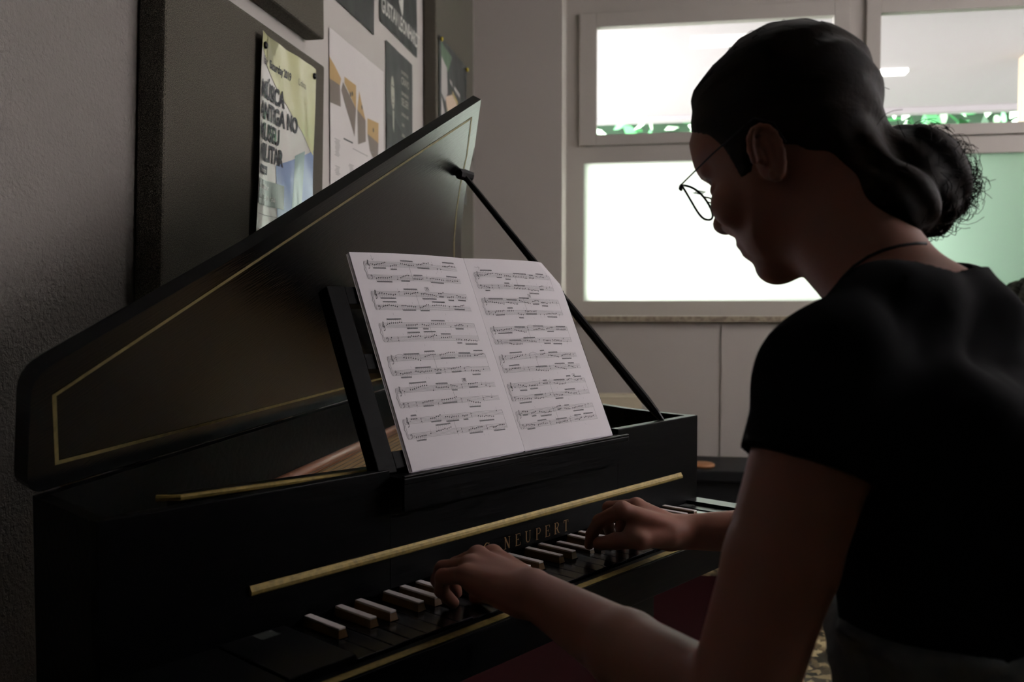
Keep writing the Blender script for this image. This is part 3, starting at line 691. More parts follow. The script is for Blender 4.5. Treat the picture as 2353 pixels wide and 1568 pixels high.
# ------------------------------------------------------------------ sheet music
def page(x0, name, label, seed, tilt, n_under, sx):
    W_, H_ = .2105, .297
    root = empty(name, INST @ Matrix.Translation((x0, -.005, .138)), label=label, cat='sheet music')
    def fn_k(k0, dx, dv):
        def fn(u, v, k):
            vv = H_ - v; bulge = .0035 * math.sin(math.pi * min(max(u / W_, 0), 1)) + .004 * max(0, (u - .16) / .05) ** 2 * (1 if sx < 0 else 0) * 0
            cr = 0
            if sx > 0:      # far top corner curls back
                cr = -.02 * max(0, (u - (W_ - .035)) / .035 + max(0, (.04 - v) / .04) - .9) ** 1.5 if u > W_ - .05 and v < .05 else 0
            q = DK(u + dx, vv + dv, k + k0 + bulge + cr); return (q[0], q[1] + .005, q[2] - .138)
        return fn
    for i in range(n_under):
        s = Sheet(fn_k(-.0012 * (i + 1), -.0016 * (i + 1) * (1 if sx < 0 else -1), -.001 * (i + 1) * (1 if sx < 0 else 1))); s.grid(W_, H_, 8, 2, 0, .0003); s.mb.out('under_page', m_paper, root)
    s = Sheet(fn_k(.0004, 0, 0)); s.grid(W_, H_, 14, 16, 0, .0003)
    rg = np.random.default_rng(seed); g = .00165
    tops = [12.7, 56, 101, 147, 190, 231] if sx < 0 else [23, 65, 111, 155.5, 198.5, 240]
    for si, t0 in enumerate(tops):
        t0 = t0 / 1000 ; ul = (.020 - .0022 * si) if sx < 0 else (.0125 - .0012 * si); ur = .190 + rg.uniform(-.003, .003) if sx < 0 else .184 + rg.uniform(-.004, .003)
        slope = (.022 - .004 * si) * 0 + tilt
        def Y(u, y): return y + (u - ul) * slope
        tb = t0 + .0245 - .0066 if sx < 0 else t0 + .0245 - .0066
        for st, top in ((0, t0), (1, t0 + .0195)):
            for q in range(5): s.line(ul, Y(ul, top + q * g), ur, Y(ur, top + q * g), .00023, 1)
            # clef
            cx = ul + .005
            if st == 0:
                pts = [(cx - .0005, top + 6.4 * g), (cx + .0014, top + 5.4 * g), (cx, top - 1.2 * g), (cx + .0016, top - .8 * g), (cx - .0016, top + 2.6 * g), (cx + .0012, top + 3.9 * g), (cx + .0014, top + 2.4 * g), (cx - .0006, top + 2.8 * g)]
            else:
                pts = [(cx - .0016, top + 1.2 * g), (cx, top + .1 * g), (cx + .0018, top + 1.2 * g), (cx + .0008, top + 2.8 * g), (cx - .0018, top + 4 * g)]
            for a, b2 in zip(pts, pts[1:]): s.line(a[0], Y(a[0], a[1]), b2[0], Y(b2[0], b2[1]), .00055, 1)
            s.oval(cx - .0006, Y(cx, top + (6.2 if st == 0 else 1.2) * g), .0007, .0007, 1)
            s.oval(cx + .0045, Y(cx, top + 2 * g), .0005, .0007, 1)
            # notes
            u = ul + .012
            while u < ur - .006:
                kind = rg.random(); up = rg.random() < .5
                if kind < .22 or u > ur - .02:
                    y = top + rg.integers(0, 9) * g / 2; s.oval(u, Y(u, y), .00095, .00075, 1, .0003, .4); sg = -1 if up else 1
                    s.line(u + (.0008 if up else -.0008), Y(u, y), u + (.0008 if up else -.0008), Y(u, y + sg * .0055), .0002, 1); u += rg.uniform(.006, .011)
                elif kind < .34:
                    if rg.random() < .5:
                        L_ = rg.uniform(.012, .02); y = top - .5 * g + rg.integers(0, 5) * g
                        k = 7
                        for i in range(k): a, b2 = u + L_ * i / k, u + L_ * (i + 1) / k; s.line(a, Y(a, y - .0014 * math.sin(math.pi * i / k)), b2, Y(b2, y - .0014 * math.sin(math.pi * (i + 1) / k)), .0003, 1)
                    for q in range(2): y = top + (1 + 2 * q) * g; s.oval(u, Y(u, y), .0009, .0007, 1)
                    s.line(u, Y(u, top - .5 * g), u, Y(u, top + 5 * g), .0002, 1); u += rg.uniform(.010, .018)
                else:
                    k = int(rg.choice([4, 6, 8, 8, 9])); du = rg.uniform(.0029, .0038); yn = rg.uniform(.5, 3.5) * g; dr = rg.uniform(-.35, .35) * g
                    ys = []
                    for i in range(k): yn = min(max(yn + dr + rg.uniform(-.5, .5) * g, -1.5 * g), 5.5 * g); ys.append(top + round(yn / (g / 2)) * g / 2)
                    sg = -1 if up else 1; yb = (min(ys) - .0052) if up else (max(ys) + .0052); yb2 = yb + dr * rg.uniform(0, .6) * 2
                    for i in range(k):
                        uu = u + i * du; 
                        if uu > ur - .003: k = i; break
                        s.oval(uu, Y(uu, ys[i]), .00105, .00085, 1, .0003, .4)
                        ye = yb + (yb2 - yb) * i / max(k - 1, 1); s.line(uu + .0009 * -sg, Y(uu, ys[i]), uu + .0009 * -sg, Y(uu, ye), .00016, 1)
                    if k > 1:
                        a, b2 = u + .0009 * -sg, u + (k - 1) * du + .0009 * -sg
                        for q in (0, 1): s.line(a, Y(a, yb - sg * .0010 * q), b2, Y(b2, yb2 - sg * .0010 * q), .00072, 1)
                    u += k * du + rg.uniform(.003, .006)
            # pencil marks
            for i in range(3):
                a = rg.uniform(ul + .02, ur - .01); y = top + rg.choice([-.0045, .0115]); s.line(a, Y(a, y), a + rg.uniform(-.001, .001), Y(a, y + .0025), .0003, 2)
        bot = t0 + .0195 + 4 * g
        for a in (ul, ul + (ur - ul) * rg.uniform(.42, .55)) + ((ur,) if rg.random() < .8 else ()): s.line(a, Y(a, t0), a, Y(a, bot), .0003, 1)
        # brace
        bp = [(ul - .0008, t0), (ul - .0022, t0 + .004), (ul - .0014, t0 + .009), (ul - .0034, (t0 + bot) / 2), (ul - .0014, bot - .009), (ul - .0022, bot - .004), (ul - .0008, bot)]
        for a, b2 in zip(bp, bp[1:]): s.line(a[0], Y(ul, a[1]), b2[0], Y(ul, b2[1]), .0005, 1)
        if si in ((1, 4) if sx < 0 else (1, 4)):
            a = ul + .085 + .008 * si * (1 if sx < 0 else 2); y = Y(a, t0 - .0075); q = .0034
            for (p, r_) in (((a, y), (a + 2 * q, y)), ((a + 2 * q, y), (a + 2 * q, y + 1.6 * q)), ((a + 2 * q, y + 1.6 * q), (a, y + 1.6 * q)), ((a, y + 1.6 * q), (a, y))): s.line(*p, *r_, .00035, 1)
            s.text({(-1, 1): '25', (-1, 4): '30', (1, 1): '35', (1, 4): '40'}[(sx, si)], a + .0014, y + 1.2 * q, .0046, 1, .0001)
    # arrows in pencil
    if sx < 0:
        s.line(.033, .004, .034, .011, .0004, 2); s.line(.034, .011, .0315, .0085, .0004, 2); s.line(.034, .011, .0362, .008, .0004, 2)
    else:
        s.line(.016, .014, .026, .0155, .0004, 2); s.line(.026, .0155, .0225, .0128, .0004, 2); s.line(.026, .0155, .0225, .0178, .0004, 2)
    s.mb.out('top_page', [m_paper, m_ink, m_pencil], root)
    return root


page(.1315, 'sheet_music', 'white page of printed music with a pencilled arrow pointing down above its staves', 11, .02, 2, -1)
page(.3425, 'sheet_music', 'white page of printed music with a pencilled sideways arrow and a curled corner', 23, .012, 2, 1)
# ---PERSON---
HB = .0026
HEADPROF = [(1606, 270), (1594, 319), (1600, 350), (1608, 380), (1620, 402), (1650, 420), (1664, 445), (1670, 480), (1684, 510), (1700, 540), (1718, 570), (1736, 594), (1758, 610), (1785, 619), (1812, 611), (1845, 588), (1875, 562), (1895, 535), (1920, 480), (1945, 420), (1962, 360), (1972, 290), (1966, 215), (1938, 150), (1895, 110), (1845, 88), (1785, 86), (1728, 105), (1675, 145), (1632, 200)]
HAIRPOLY = [(1560, 262), (1610, 276), (1645, 296), (1705, 322), (1740, 355), (1762, 395), (1778, 425), (1800, 415), (1815, 375), (1835, 360), (1890, 365), (1925, 395), (1965, 445), (1990, 500), (2100, 520), (2200, 300), (2100, -50), (1500, -50)]
SHL = (1916, 886, .705); ELL_ = (1686, 1645, .665); WRL = (1222, 1362, .93)
MCL = [(1132, 1276, 1.035), (1098, 1279, 1.01), (1078, 1300, .988), (1070, 1322, .965)]
FGL = [[(1088, 1285, 1.075), (1078, 1318, 1.09), (1078, 1348, 1.095)], [(1048, 1300, 1.05), (1038, 1325, 1.072), (1048, 1362, 1.085)],
       [(1018, 1308, 1.02), (1006, 1333, 1.04), (1026, 1374, 1.056)], [(1018, 1326, .99), (1014, 1358, 1.004), (1042, 1386, 1.02)]]
THL = [(1200, 1352, .96), (1170, 1362, 1.02), (1130, 1366, 1.06), (1095, 1372, 1.075)]
LPALM = [((1190, 1384, .925), (1098, 1345, .962), .0150, .0125)]
MCR = [(1430, 1172, 1.215), (1462, 1164, 1.245), (1482, 1174, 1.275), (1494, 1187, 1.30)]
FGR = [[(1378, 1198, 1.245), (1360, 1228, 1.262), (1354, 1252, 1.268)], [(1400, 1168, 1.285), (1396, 1205, 1.305), (1404, 1232, 1.315)],
       [(1436, 1180, 1.32), (1426, 1210, 1.338), (1428, 1235, 1.345)], [(1464, 1192, 1.335), (1456, 1214, 1.352), (1458, 1231, 1.36)]]
THR = [(1540, 1232, 1.22), (1472, 1242, 1.205), (1416, 1244, 1.22), (1378, 1250, 1.235)]
RPALM = [((1540, 1240, 1.235), (1455, 1225, 1.215), .0165, .0130)]
HEMTILT = 0.0
BUN1 = ((2045, 425, .875), (.055, .046, .046)); BUN2 = ((2105, 420, .88), (.056, .048, .055)); BUN3 = ((2045, 468, .832), (.044, .042, .036)); BUN4 = ((2178, 432, .885), (.020, .018, .022))
GPITCH = 33; GPOS = (1622, 436); EARG = (1815, 305)
# ------------------------------------------------------------------ the player
def A(*v): return np.array(v, dtype=float)
def cone(a, b, r1, r2, k=.006, sx=1.0):
    a = np.array(a, float); b = np.array(b, float)
    return ('c', a, b, r1, r2, k, (a + b) / 2, np.linalg.norm(b - a) / 2 + max(r1, r2))
def ell(c, r, k=.01, rot=None):
    return ('e', np.array(c, float), np.array(r, float), rot, None, k, np.array(c, float), max(r))
def prim_d(p, X):
    if p[0] == 'c':
        _, a, b, r1, r2 = p[:5]; ba = b - a; t = np.clip(((X - a) @ ba) / (ba @ ba + 1e-12), 0, 1)
        return np.linalg.norm(X - a - t[:, None] * ba, axis=1) - (r1 + (r2 - r1) * t)
    if p[0] == 'e':
        q = X - p[1]
        if p[3] is not None: q = q @ p[3]
        k0 = np.linalg.norm(q / p[2], axis=1); k1 = np.linalg.norm(q / p[2] ** 2, axis=1) + 1e-9
        return k0 * (k0 - 1) / k1
    return p[1](X)
def smin(a, b, k):
    if k <= 0: return np.minimum(a, b)
    h = np.clip(.5 + .5 * (b - a) / k, 0, 1); return b * (1 - h) + a * h - k * h * (1 - h)
FAR = 9.0
def group(ps, X, c, rad, margin=.05):
    d = None
    for p in ps:
        if np.linalg.norm(c - p[6]) - p[7] - rad > margin: continue
        q = prim_d(p, X); d = q if d is None else smin(d, q, p[5])
    return np.full(len(X), FAR) if d is None else d


def surface_nets(field, lo, hi, h, B=22):
    lo = np.array(lo, float); hi = np.array(hi, float)
    nb = np.ceil((hi - lo) / (B * h)).astype(int)
    g = np.arange(B + 2); gi, gj, gk = np.meshgrid(g, g, g, indexing='ij'); base = np.stack([gi, gj, gk], -1).reshape(-1, 3)
    rad = math.sqrt(3) * (B + 2) * h / 2; keys = []; pos = []; quads = []
    ST2 = 100000
    for bi in range(nb[0]):
        for bj in range(nb[1]):
            for bk in range(nb[2]):
                o = np.array([bi, bj, bk]) * B; c = lo + (o + (B + 1) / 2) * h
                if abs(field(c[None], c, 0.0)[0]) > rad + .03: continue
                X = lo + (base + o) * h
                d = field(X, c, rad).reshape(B + 2, B + 2, B + 2)
                if d.min() > 0 or d.max() < 0: continue
                s = d < 0; n = B + 1
                acc = np.zeros((n, n, n, 3)); cnt = np.zeros((n, n, n))
                for ax in range(3):
                    for e1 in (0, 1):
                        for e2 in (0, 1):
                            off = [0, 0, 0]; oa = [i for i in range(3) if i != ax]; off[oa[0]] = e1; off[oa[1]] = e2
                            sl0 = tuple(slice(off[i], off[i] + n) for i in range(3)); of1 = list(off); of1[ax] += 1
                            sl1 = tuple(slice(of1[i], of1[i] + n) for i in range(3))
                            a, b2 = d[sl0], d[sl1]; m = (a < 0) != (b2 < 0)
                            t = np.where(m, a / np.where(m, a - b2, 1), 0)
                            for i in range(3): acc[..., i] += np.where(m, off[i] + (t if i == ax else 0), 0)
                            cnt += m
                cells = np.argwhere(cnt > 0)
                if len(cells) == 0: continue
                vv = acc[cells[:, 0], cells[:, 1], cells[:, 2]] / cnt[cells[:, 0], cells[:, 1], cells[:, 2]][:, None] + cells
                gid = cells + o; keys.append((gid[:, 0] * ST2 + gid[:, 1]) * ST2 + gid[:, 2]); pos.append(lo + (vv + o) * h)
                for ax in range(3):
                    oa = [(ax + 1) % 3, (ax + 2) % 3]
                    a = s[1:B + 1, 1:B + 1, 1:B + 1]; sh = [slice(1, B + 1)] * 3; sh[ax] = slice(2, B + 2); b2 = s[tuple(sh)]
                    m = np.argwhere(a != b2) + 1
                    if len(m) == 0: continue
                    ins_ = s[m[:, 0], m[:, 1], m[:, 2]]; q = []
                    for (p, r_) in ((0, 0), (1, 0), (1, 1), (0, 1)):
                        cc = m.copy(); cc[:, oa[0]] -= p; cc[:, oa[1]] -= r_; cc = cc + o
                        q.append((cc[:, 0] * ST2 + cc[:, 1]) * ST2 + cc[:, 2])
                    q = np.stack(q, 1); q[~ins_] = q[~ins_][:, ::-1]; quads.append(q)
    if not keys: return np.zeros((0, 3)), np.zeros((0, 4), int)
    keys = np.concatenate(keys); pos = np.concatenate(pos); quads = np.concatenate(quads)
    uk, first = np.unique(keys, return_index=True); V = pos[first]
    idx = np.searchsorted(uk, quads); idx = np.clip(idx, 0, len(uk) - 1); ok = (uk[idx] == quads).all(1)
    return V, idx[ok]


def sd_poly(poly, px, py):
    d = np.full(px.shape, 1e9); inside = np.zeros(px.shape, bool); n = len(poly)
    for i in range(n):
        ax, ay = poly[i]; bx_, by = poly[i - 1]; ex, ey = bx_ - ax, by - ay; wx, wy = px - ax, py - ay
        t = np.clip((wx * ex + wy * ey) / (ex * ex + ey * ey), 0, 1); d = np.minimum(d, (wx - ex * t) ** 2 + (wy - ey * t) ** 2)
        c1 = py >= ay; c2 = py < by; c3 = ex * wy > ey * wx
        inside ^= (c1 & c2 & c3) | (~c1 & ~c2 & ~c3)
    return np.where(inside, -1, 1) * np.sqrt(d)


HC = A(.24, -.43, .50)                       # middle of the head
def sag(x, y): return (-(x - 1801) / 2103, -(y - 332) / 2319)
prof = [sag(*q) for q in HEADPROF]
hairpoly = [sag(*q) for q in HAIRPOLY]
RR = .078
def head_base(X, grow=0.0):
    x = X[:, 0] - HC[0]; a = X[:, 1] - HC[1]; b2 = X[:, 2] - HC[2]
    # width narrows towards the chin and the forehead
    fr = np.clip((-.02 - (b2 + a * .35)) / .12, 0, 1); W_ = .073 - .020 * fr - .006 * np.clip(a / .1, 0, 1)
    e = np.maximum(RR + sd_poly(prof, a, b2), 0)
    ap = (e / RR); xx = x / W_
    return (np.sqrt(ap ** 2 + xx ** 2) - 1) * (W_ * .5 + RR * .5) * .92 - grow
head_p = ('f', lambda X: head_base(X), None, None, None, .006, HC, .17)

def Lp(x, y, d): return P(x, y, d)
def sg3(x, y, lx=0.0):     # a point of the head given in its mid-plane, lx to the side
    a, b2 = sag(x, y); return A(HC[0] + lx, HC[1] + a, HC[2] + b2)

C7 = A(.215, -.585, .372)
shL, elL, wrL = Lp(*SHL), Lp(*ELL_), Lp(*WRL)
shR = A(.405, -.545, .288); wrR = Lp(1572, 1223, 1.245); elR = A(.60, -.40, .045)
torso = [ell((.232, -.605, .14), (.140, .088, .185), .03), ell((.235, -.630, -.02), (.125, .088, .16), .03), ell((.24, -.665, -.16), (.165, .115, .115), .03),
         cone(shL + A(.02, -.01, .0), A(.215, -.585, .312), .048, .046, .03), cone(shR + A(-.02, -.01, .0), A(.225, -.585, .312), .048, .046, .03),
         cone(A(.088, -.54, .286), A(.150, -.565, .330), .036, .036, .02), cone(A(.150, -.565, .330), A(.21, -.58, .334), .036, .036, .02),
         cone(A(.382, -.54, .286), A(.30, -.565, .330), .036, .036, .02), cone(A(.30, -.565, .330), A(.23, -.58, .334), .036, .036, .02),
         cone(A(.145, -.615, .21), A(.145, -.60, .05), .056, .056, .03), cone(A(.12, -.635, .23), A(.16, -.655, .15), .050, .05, .03), cone(A(.34, -.635, .23), A(.30, -.655, .15), .050, .05, .03)]
neck = [cone(A(.222, -.558, .325), A(.238, -.468, .455), .049, .048, .02), cone(A(.232, -.53, .36), A(.24, -.44, .445), .042, .046, .02)]
armL = [cone(shL, shL * .45 + elL * .55, .049, .0415, .01), cone(shL * .45 + elL * .55, elL, .0415, .037, .008),
        cone(elL, elL * .55 + wrL * .45, .037, .0335, .008), cone(elL * .55 + wrL * .45, wrL, .0335, .0235, .008)]
armR = [cone(shR, shR * .5 + elR * .5, .052, .044, .03), cone(shR * .5 + elR * .5, elR, .044, .036, .02),
        cone(elR, elR * .6 + wrR * .4, .037, .034, .02), cone(elR * .6 + wrR * .4, wrR, .034, .0235, .02)]


def hand(wr, mc, fingers, thumb, palm_extra):
    """wr wrist, mc four knuckles (index..little), fingers joints, thumb joints"""
    ps = []
    rk = [.0122, .0124, .0120, .0112]
    w4 = [wr + (m_ - np.mean(mc, 0)) * .42 for m_ in mc]
    for a, b2, r_ in zip(w4, mc, rk): ps.append(cone(a, b2, .0150, r_ - .0012, .012))
    for (a, b2, r1, r2) in palm_extra: ps.append(cone(a, b2, r1, r2, .012))
    fg = []
    for m_, js, r_ in zip(mc, fingers, rk):
        pts = [m_] + list(js); rr = [r_ * .86, r_ * .80, r_ * .70, r_ * .60] if len(pts) == 4 else [r_ * .86, r_ * .76, r_ * .62]
        f_ = [cone(pts[i], pts[i + 1], rr[i], rr[i + 1], .0025) for i in range(len(pts) - 1)]
        f_.append(ell(m_, (r_ * .90,) * 3, .004)); fg.append(f_)
    tt = [cone(thumb[i], thumb[i + 1], [.0145, .0118, .0105, .0095][i], [.0118, .0105, .0095, .008][i], .006) for i in range(len(thumb) - 1)]
    return ps, fg, tt


mcL = [Lp(*q) for q in MCL]
pxl = LPALM
Lps, Lfg, Ltt = hand(wrL, mcL, [[Lp(*q) for q in f_] for f_ in FGL], [Lp(*q) for q in THL], [(Lp(*a), Lp(*b2), r1, r2) for a, b2, r1, r2 in LPALM])
mcR = [Lp(*q) for q in MCR]
Rps, Rfg, Rtt = hand(wrR, mcR, [[Lp(*q) for q in f_] for f_ in FGR], [Lp(*q) for q in THR], [(Lp(*a), Lp(*b2), r1, r2) for a, b2, r1, r2 in RPALM])

face = [cone(sg3(1656, 424), sg3(1670, 500), .0075, .0110, .010), ell(sg3(1668, 507), (.0115, .014, .0105), .006),
        ell(sg3(1700, 516, -.012), (.008, .012, .009), .006), ell(sg3(1700, 516, .012), (.008, .012, .009), .006),
        ell(sg3(1722, 560), (.020, .0085, .006), .005), ell(sg3(1733, 580), (.017, .009, .006), .005),
        ell(sg3(1788, 612), (.021, .022, .018), .012),
        ell(sg3(1668, 392, -.024), (.024, .010, .008), .012), ell(sg3(1668, 392, .024), (.024, .010, .008), .012),
        ell(sg3(1735, 470, -.042), (.022, .024, .024), .02), ell(sg3(1735, 470, .042), (.022, .024, .024), .02)]
# ears
EX = -.0765
def earp(x, y, dx=0.0):   # near ear: given where it shows, placed on the side of the head
    q = P(x, y, .815 + dx); return q
ear_pts = [(1734, 372), (1725, 345), (1723, 318), (1731, 299), (1746, 291), (1763, 293), (1779, 306), (1790, 326), (1797, 350), (1800, 374), (1797, 396), (1789, 409), (1779, 409), (1773, 398)]
ear = [cone(earp(*a), earp(*b2), .0032, .0032, .0025) for a, b2 in zip(ear_pts, ear_pts[1:])]
inner = [(1738, 330), (1752, 318), (1766, 330), (1775, 352), (1780, 378), (1782, 398)]
ear += [cone(earp(*a, .004), earp(*b2, .004), .0048, .0044, .003) for a, b2 in zip(inner, inner[1:])]
ear += [cone(earp(1740, 352, .004), earp(1752, 372, .004), .0045, .004, .003), cone(earp(1752, 302, .008), earp(1786, 392, .008), .006, .006, .004)]
ear += [cone(earp(1758, 345, .017), earp(1772, 385, .017), .012, .011, .006)]
def body(X, c, rad):
    d = group(torso, X, c, rad)
    d = smin(d, group(neck, X, c, rad), .025)
    if np.linalg.norm(c - HC) < .20 + rad:
        hd = prim_d(head_p, X); hd = smin(hd, group(face, X, c, rad), .007)
        ey = np.full(len(X), FAR)
        for sx in (-1, 1): ey = np.minimum(ey, prim_d(ell(sg3(1660, 434, sx * .031), (.016, .010, .010)), X))
        hd = -smin(-hd, ey, .006)
        for sx in (-1, 1): hd = smin(hd, prim_d(ell(sg3(1690, 434, sx * .032), (.012, .010, .010)), X), .003)
        e1 = group(ear, X, c, rad); X2 = X.copy(); X2[:, 0] = 2 * HC[0] - X2[:, 0]; c2 = c.copy(); c2[0] = 2 * HC[0] - c2[0]
        hd = smin(hd, e1, .004); hd = smin(hd, group(ear, X2, c2, rad), .004)
        hd = smin(hd, np.full(len(X), FAR), 0)
        d = smin(d, hd, .022)
    d = smin(d, group(armL, X, c, rad), .02); d = smin(d, group(armR, X, c, rad), .02)
    for ps, fg, tt in ((Lps, Lfg, Ltt), (Rps, Rfg, Rtt)):
        h_ = group(ps, X, c, rad)
        if h_.min() < FAR / 2 or True:
            allf = np.full(len(X), FAR)
            for f_ in fg: allf = np.minimum(allf, group(f_, X, c, rad))
            h_ = smin(h_, allf, .0045); h_ = smin(h_, group(tt, X, c, rad), .006)
            d = smin(d, h_, .010)
    return d


WP = lambda V: V @ MI.T + O
def add_sdf(name, field, lo, hi, h, m, parent, smooth=True, cut=None):
    V, Q = surface_nets(field, lo, hi, h)
    me = bpy.data.meshes.new(name); me.from_pydata(V.tolist(), [], Q.tolist()); me.materials.append(m)
    me.polygons.foreach_set('use_smooth', np.ones(len(me.polygons), dtype=bool)); me.update()
    o = bpy.data.objects.new(name, me); COL.objects.link(o); o.parent = parent; return o


person = empty('person', INST, label='person with a low bun and black t-shirt playing the keys with both hands', cat='person')
bodyo = add_sdf('body', body, (-.08, -.80, -.28), (.70, .02, .66), HB, m_skin, person)

# trousers and legs
hipL, hipR = A(.155, -.645, -.165), A(.325, -.645, -.165)
knL, knR = A(.10, -.235, -.20), A(.37, -.235, -.20); anL, anR = A(.10, -.20, -.665), A(.37, -.22, -.665)
tr = [ell((.24, -.665, -.15), (.180, .130, .125), .04), ell((.236, -.645, -.0), (.140, .104, .13), .05), cone(hipL, knL, .085, .062, .04), cone(hipR, knR, .085, .062, .04),
      cone(knL, anL, .060, .050, .02), cone(knR, anR, .060, .050, .02)]
def trousers(X, c, rad):
    d = group(tr, X, c, rad); z = X[:, 2]
    if c[2] > -.3: d = np.minimum(d, group(torso, X, c, rad) - .009)
    fold = .0045 * np.sin(X[:, 2] * 95 + 3 * np.sin(X[:, 0] * 30)) + .0035 * np.sin(X[:, 0] * 60 + X[:, 1] * 70)
    band = .004 * ((z > .052) & (z < .088))
    return np.maximum(d + fold - .004 - band, z - .090)
add_sdf('trousers', trousers, (-.0, -.86, -.72), (.5, -.10, .12), .006, m_denim, person)
for an in (anL, anR):
    sh_ = [cone(an + A(0, -.03, -.055), an + A(0, .14, -.062), .034, .030, .02), ell(an + A(0, .0, -.03), (.04, .05, .035), .02)]
    f_ = lambda X, c, rad, sh_=sh_: np.maximum(group(sh_, X, c, rad), -(X[:, 2] - (-O[2] + .0105)))
    add_sdf('shoe', f_, (an[0] - .08, an[1] - .1, -.76), (an[0] + .08, an[1] + .22, -.60), .006, m_shoe, person)

# t-shirt
hemc = Lp(1838, 1068, .685); axL = (elL - shL) / np.linalg.norm(elL - shL)
hn = np.array(axL) + HEMTILT * A(.0, 1., .0); hn /= np.linalg.norm(hn)
axR = (elR - shR) / np.linalg.norm(elR - shR); hemR = shR + axR * .13
slv = [cone(shL + A(.0, .0, .0), shL + axL * .15, .055, .0575, .03), cone(shR + A(0, 0, .004), shR + axR * .17, .061, .058, .03)]
def shirt(X, c, rad):
    t = group(torso, X, c, rad) - .0095;
    svL = np.maximum(group(slv[:1], X, c, rad), (X - hemc) @ hn); svR = np.maximum(group(slv[1:], X, c, rad), (X - hemR) @ axR)
    sv = np.minimum(svL, svR)
    wr = .0022 * np.sin(X[:, 2] * 55 + X[:, 1] * 40 + 2.5 * np.sin(X[:, 0] * 28)) + .0016 * np.sin(X[:, 0] * 90 - X[:, 2] * 60)
    tn = smin(group(torso, X, c, rad), group(neck, X, c, rad), .03) - .0085; d = np.minimum(smin(t, sv, .03), tn) + wr
    bd = body(X, c, rad); d = np.minimum(d, bd - .0078)
    dT = np.minimum(group(torso, X, c, rad, .3), group(neck, X, c, rad, .3))
    d = np.maximum(d, np.where(group(armL, X, c, rad, .3) < dT, (X - hemc) @ hn, -1)); d = np.maximum(d, np.where(group(armR, X, c, rad, .3) < dT, (X - hemR) @ axR, -1))
    # neckline: keep only what lies below a tilted plane and a hollow round the neck
    cyl = np.hypot(X[:, 0] - .222, (X[:, 1] + .545) * .95) - .075
    pln = (X[:, 2] - (.372 - .55 * (X[:, 1] + .61)) ) * .85
    nk = np.maximum(cyl, -pln)
    d = np.maximum(d, -nk); d = np.maximum(d, X[:, 2] - .40); d = np.maximum(d, np.minimum(X[:, 1] + .495, X[:, 2] - .315))
    d = np.maximum(d, .072 - X[:, 2] - .006 * np.sin(X[:, 0] * 40))
    return np.maximum(d, -(bd - .0018))
add_sdf('t_shirt', shirt, (-.10, -.82, .02), (.62, -.38, .46), .0036, m_shirt, person)

# hair
BUN = [ell(P(*BUN1[0]), BUN1[1], .02), ell(P(*BUN2[0]), BUN2[1], .02), ell(P(*BUN3[0]), BUN3[1], .015), ell(P(*BUN4[0]), BUN4[1], .012), cone(sg3(1945, 395), P(*BUN1[0]), .034, .030, .015)]
def hair(X, c, rad):
    x = X[:, 0] - HC[0]; a = X[:, 1] - HC[1]; b2 = X[:, 2] - HC[2]
    lat = np.abs(x) / .07
    reg = sd_poly(hairpoly, a - .012 * (1 - lat ** 2), b2)
    wave = .0012 * np.sin(b2 * 160 + a * 60 + 3 * np.sin(x * 40))
    cap = head_base(X, 0) - (.0006 + .0085 * np.clip(-reg / .028, 0, 1)) + wave * np.clip(-reg / .02, 0, 1)
    d = np.maximum(cap, reg * .9)
    d = np.maximum(d, -(head_base(X, -.012)))
    bun = group(BUN, X, c, rad, .08) + .0035 * np.sin(X[:, 0] * 120 + 60 * X[:, 2]) * np.sin(X[:, 1] * 110 - X[:, 2] * 70)
    d = smin(d, bun, .018)
    return np.maximum(d, -(group(ear, X, c, rad) - .0005))
hairo = add_sdf('hair', hair, (.12, -.72, .32), (.38, -.28, .66), .0028, m_hair, person)
# loose strands
bunc = P(*BUN2[0]); rg = np.random.default_rng(12); mb = MB()
def onhair(c0, dn, rmax):
    rr = np.linspace(rmax, .01, 60); Q = c0 + rr[:, None] * dn; dd = hair(Q, c0, rmax); k = np.argmax(dd < 0)
    return Q[k]
for i in range(620):
    kind = rg.random()
    if kind < .10:      # little hairs standing off the crown
        t = rg.uniform(.9, 2.7); lat = rg.uniform(-.05, .05)
        p0 = A(HC[0] + lat, HC[1] - .005 + .098 * math.cos(t) * .95, HC[2] + .02 + .098 * math.sin(t)); dn = p0 - (HC + A(0, 0, .01)); dn /= np.linalg.norm(dn)
        p0 = onhair(HC + A(lat, 0, .0), dn, .14); tg = np.cross(dn, A(1, 0, 0)) * 1.0; L_ = rg.uniform(.008, .022)
        pts = [p0 - dn * .006 + tg * L_ * q + dn * (.006 + rg.uniform(.001, .003)) * math.sin(q * 2.2) for q in (0, .33, .66, 1)]
    else:               # curls round the bun
        dn = rg.normal(size=3); dn[1] -= .7; dn[2] -= .15; dn /= np.linalg.norm(dn); cc = bunc if rg.random() < .7 else P(*BUN4[0])
        rr_ = .040 if cc is bunc else .014
        p0 = onhair(cc, dn, .09) - dn * .001; tg = np.cross(dn, rg.normal(size=3)); tg /= np.linalg.norm(tg); L_ = rg.uniform(.010, .030); am = rg.uniform(.002, .009)
        pts = [p0 + tg * L_ * q + dn * am * math.sin(q * 3) for q in (0, .25, .5, .75, 1)]
    mb.tube(pts, .00022 + .00012 * rg.random(), 3)
tag(mb.out('hair_strands', m_hair, person), kind='stuff')

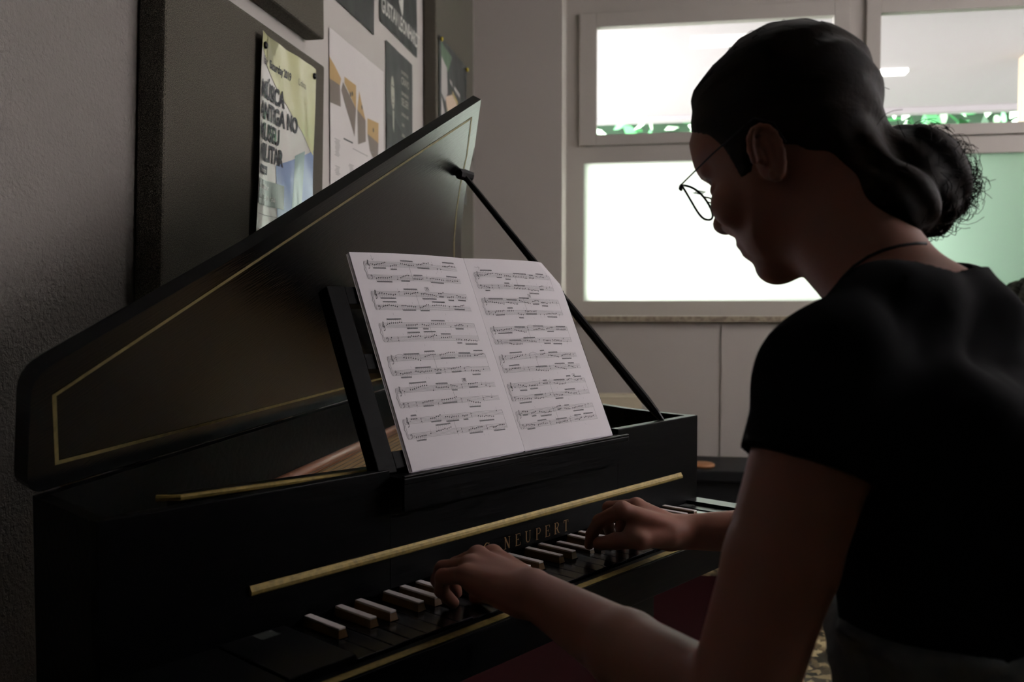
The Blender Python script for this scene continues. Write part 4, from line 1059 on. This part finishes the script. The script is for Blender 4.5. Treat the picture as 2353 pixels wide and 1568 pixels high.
# cord round the neck
def surf(x, y, f=body):
    d = .66
    dr = (F + R * (x - 1176.5) / FPX - U * (y - 784) / FPX); dr = MI.T @ dr
    o_ = W2L(CAM)
    for _ in range(60):
        p = (o_ + dr * d)[None]; q = f(p, p[0], 0.0)[0]
        if q < .0004: break
        d += max(min(q, .05), .0003) * .8
        if d > 1.4: return None
    return (o_ + dr * d)
cp = [surf(x, y) for x, y in ((1912, 672), (1935, 640), (1962, 612), (1995, 590), (2030, 575), (2068, 565), (2105, 560), (2128, 560))]
cp = [q for q in cp if q is not None]
if len(cp) > 3: MB().tube(cp, .0016, 6).out('neck_cord', m_blackm, person, True)

# glasses (their own thing)
gl = empty('eyeglasses', INST, label='round thin-rimmed dark glasses slid down the nose of the person in black', cat='glasses')
PG = math.radians(GPITCH); gx = A(1, 0, 0); gd = A(0, -math.sin(PG), -math.cos(PG)); gn = A(0, math.cos(PG), -math.sin(PG))
G0 = sg3(*GPOS)     # middle of the bridge line
def rim(sx, rw, rh, k=28):
    pts = []
    for i in range(k):
        t = 2 * math.pi * i / k; cx, cy = math.cos(t), math.sin(t)
        e_ = .82 if cy > 0 else 1.0
        px_ = rw * (abs(cx) ** .9) * (1 if cx > 0 else -1); py_ = rh * (abs(cy) ** e_) * (1 if cy > 0 else -1)
        px_ *= 1 + .10 * (-cy)
        cv = .006 * ((px_ / rw) * sx > 0) * abs(px_ / rw) ** 2
        pts.append(G0 + gx * (sx * .0335 + px_) + gd * (py_ + .012) - gn * cv)
    return pts
for sx in (-1, 1):
    rp = rim(sx, .0245, .0215); MB().tube(rp, .0012, 6, 0, True).out('rim', m_metal, gl, True)
    c = np.mean(rp, 0); mesh_obj('lens', [c + gn * .0006] + rp + [c - gn * .0006], [(0, 1 + i, 1 + (i + 1) % 28) for i in range(28)], m_lens, gl, None, True)
    hg = G0 + gx * sx * .060 + gd * .000 - gn * .004; et = A(HC[0] + sx * .078, sg3(*EARG)[1], sg3(*EARG)[2])
    MB().tube([G0 + gx * sx * .056 + gd * .0 - gn * .002, hg, hg * .96 + et * .04 + gx * sx * .004], [.0014, .0021, .0017], 6).out('hinge', m_blackm, gl)
    MB().tube([hg * .97 + et * .03 + gx * sx * .005, hg * .5 + et * .5 + gx * sx * .007, et + gx * sx * .003, et + A(0, -.018, -.006), et + A(0, -.03, -.025)], .0009, 6).out('temple', m_metal, gl, True)
    MB().tube([G0 + gx * sx * .011 + gd * .008, G0 + gx * sx * .0085 + gd * .016 - gn * .006], .0007, 5).out('nose_pad', m_metal, gl)
MB().tube([G0 + gx * -.0105 + gd * .006, G0 + gx * -.005 + gd * .001 + gn * .001, G0 + gx * .005 + gd * .001 + gn * .001, G0 + gx * .0105 + gd * .006], .0009, 6).out('bridge', m_metal, gl, True)
# eyelashes
mb = MB()
for sx in (-1, 1):
    for i in range(9):
        p0 = sg3(1646, 432, sx * (.024 + .002 * i)); mb.tube([p0, p0 + A(0, .005, -.003), p0 + A(0, .008, -.001)], [.0004, .0003, .0001], 3)
mb.out('eyelashes', m_hair, person)

# piano bench under the player
pb_ = empty('piano_bench', INST @ Matrix.Translation((.24, -.68, -O[2] - .022)), label='black padded bench under the person at the harpsichord', cat='bench')
MB().box(-.28, .28, -.16, .16, .40, .462, 0, .012).out('seat_pad', m_blackm, pb_)
MB().box(-.26, .26, -.145, .145, .33, .40).out('apron', m_blackp, pb_)
for x in (-.26, .22):
    for y in (-.145, .105): MB().box(x, x + .04, y, y + .04, .022, .33).out('leg', m_blackp, pb_)
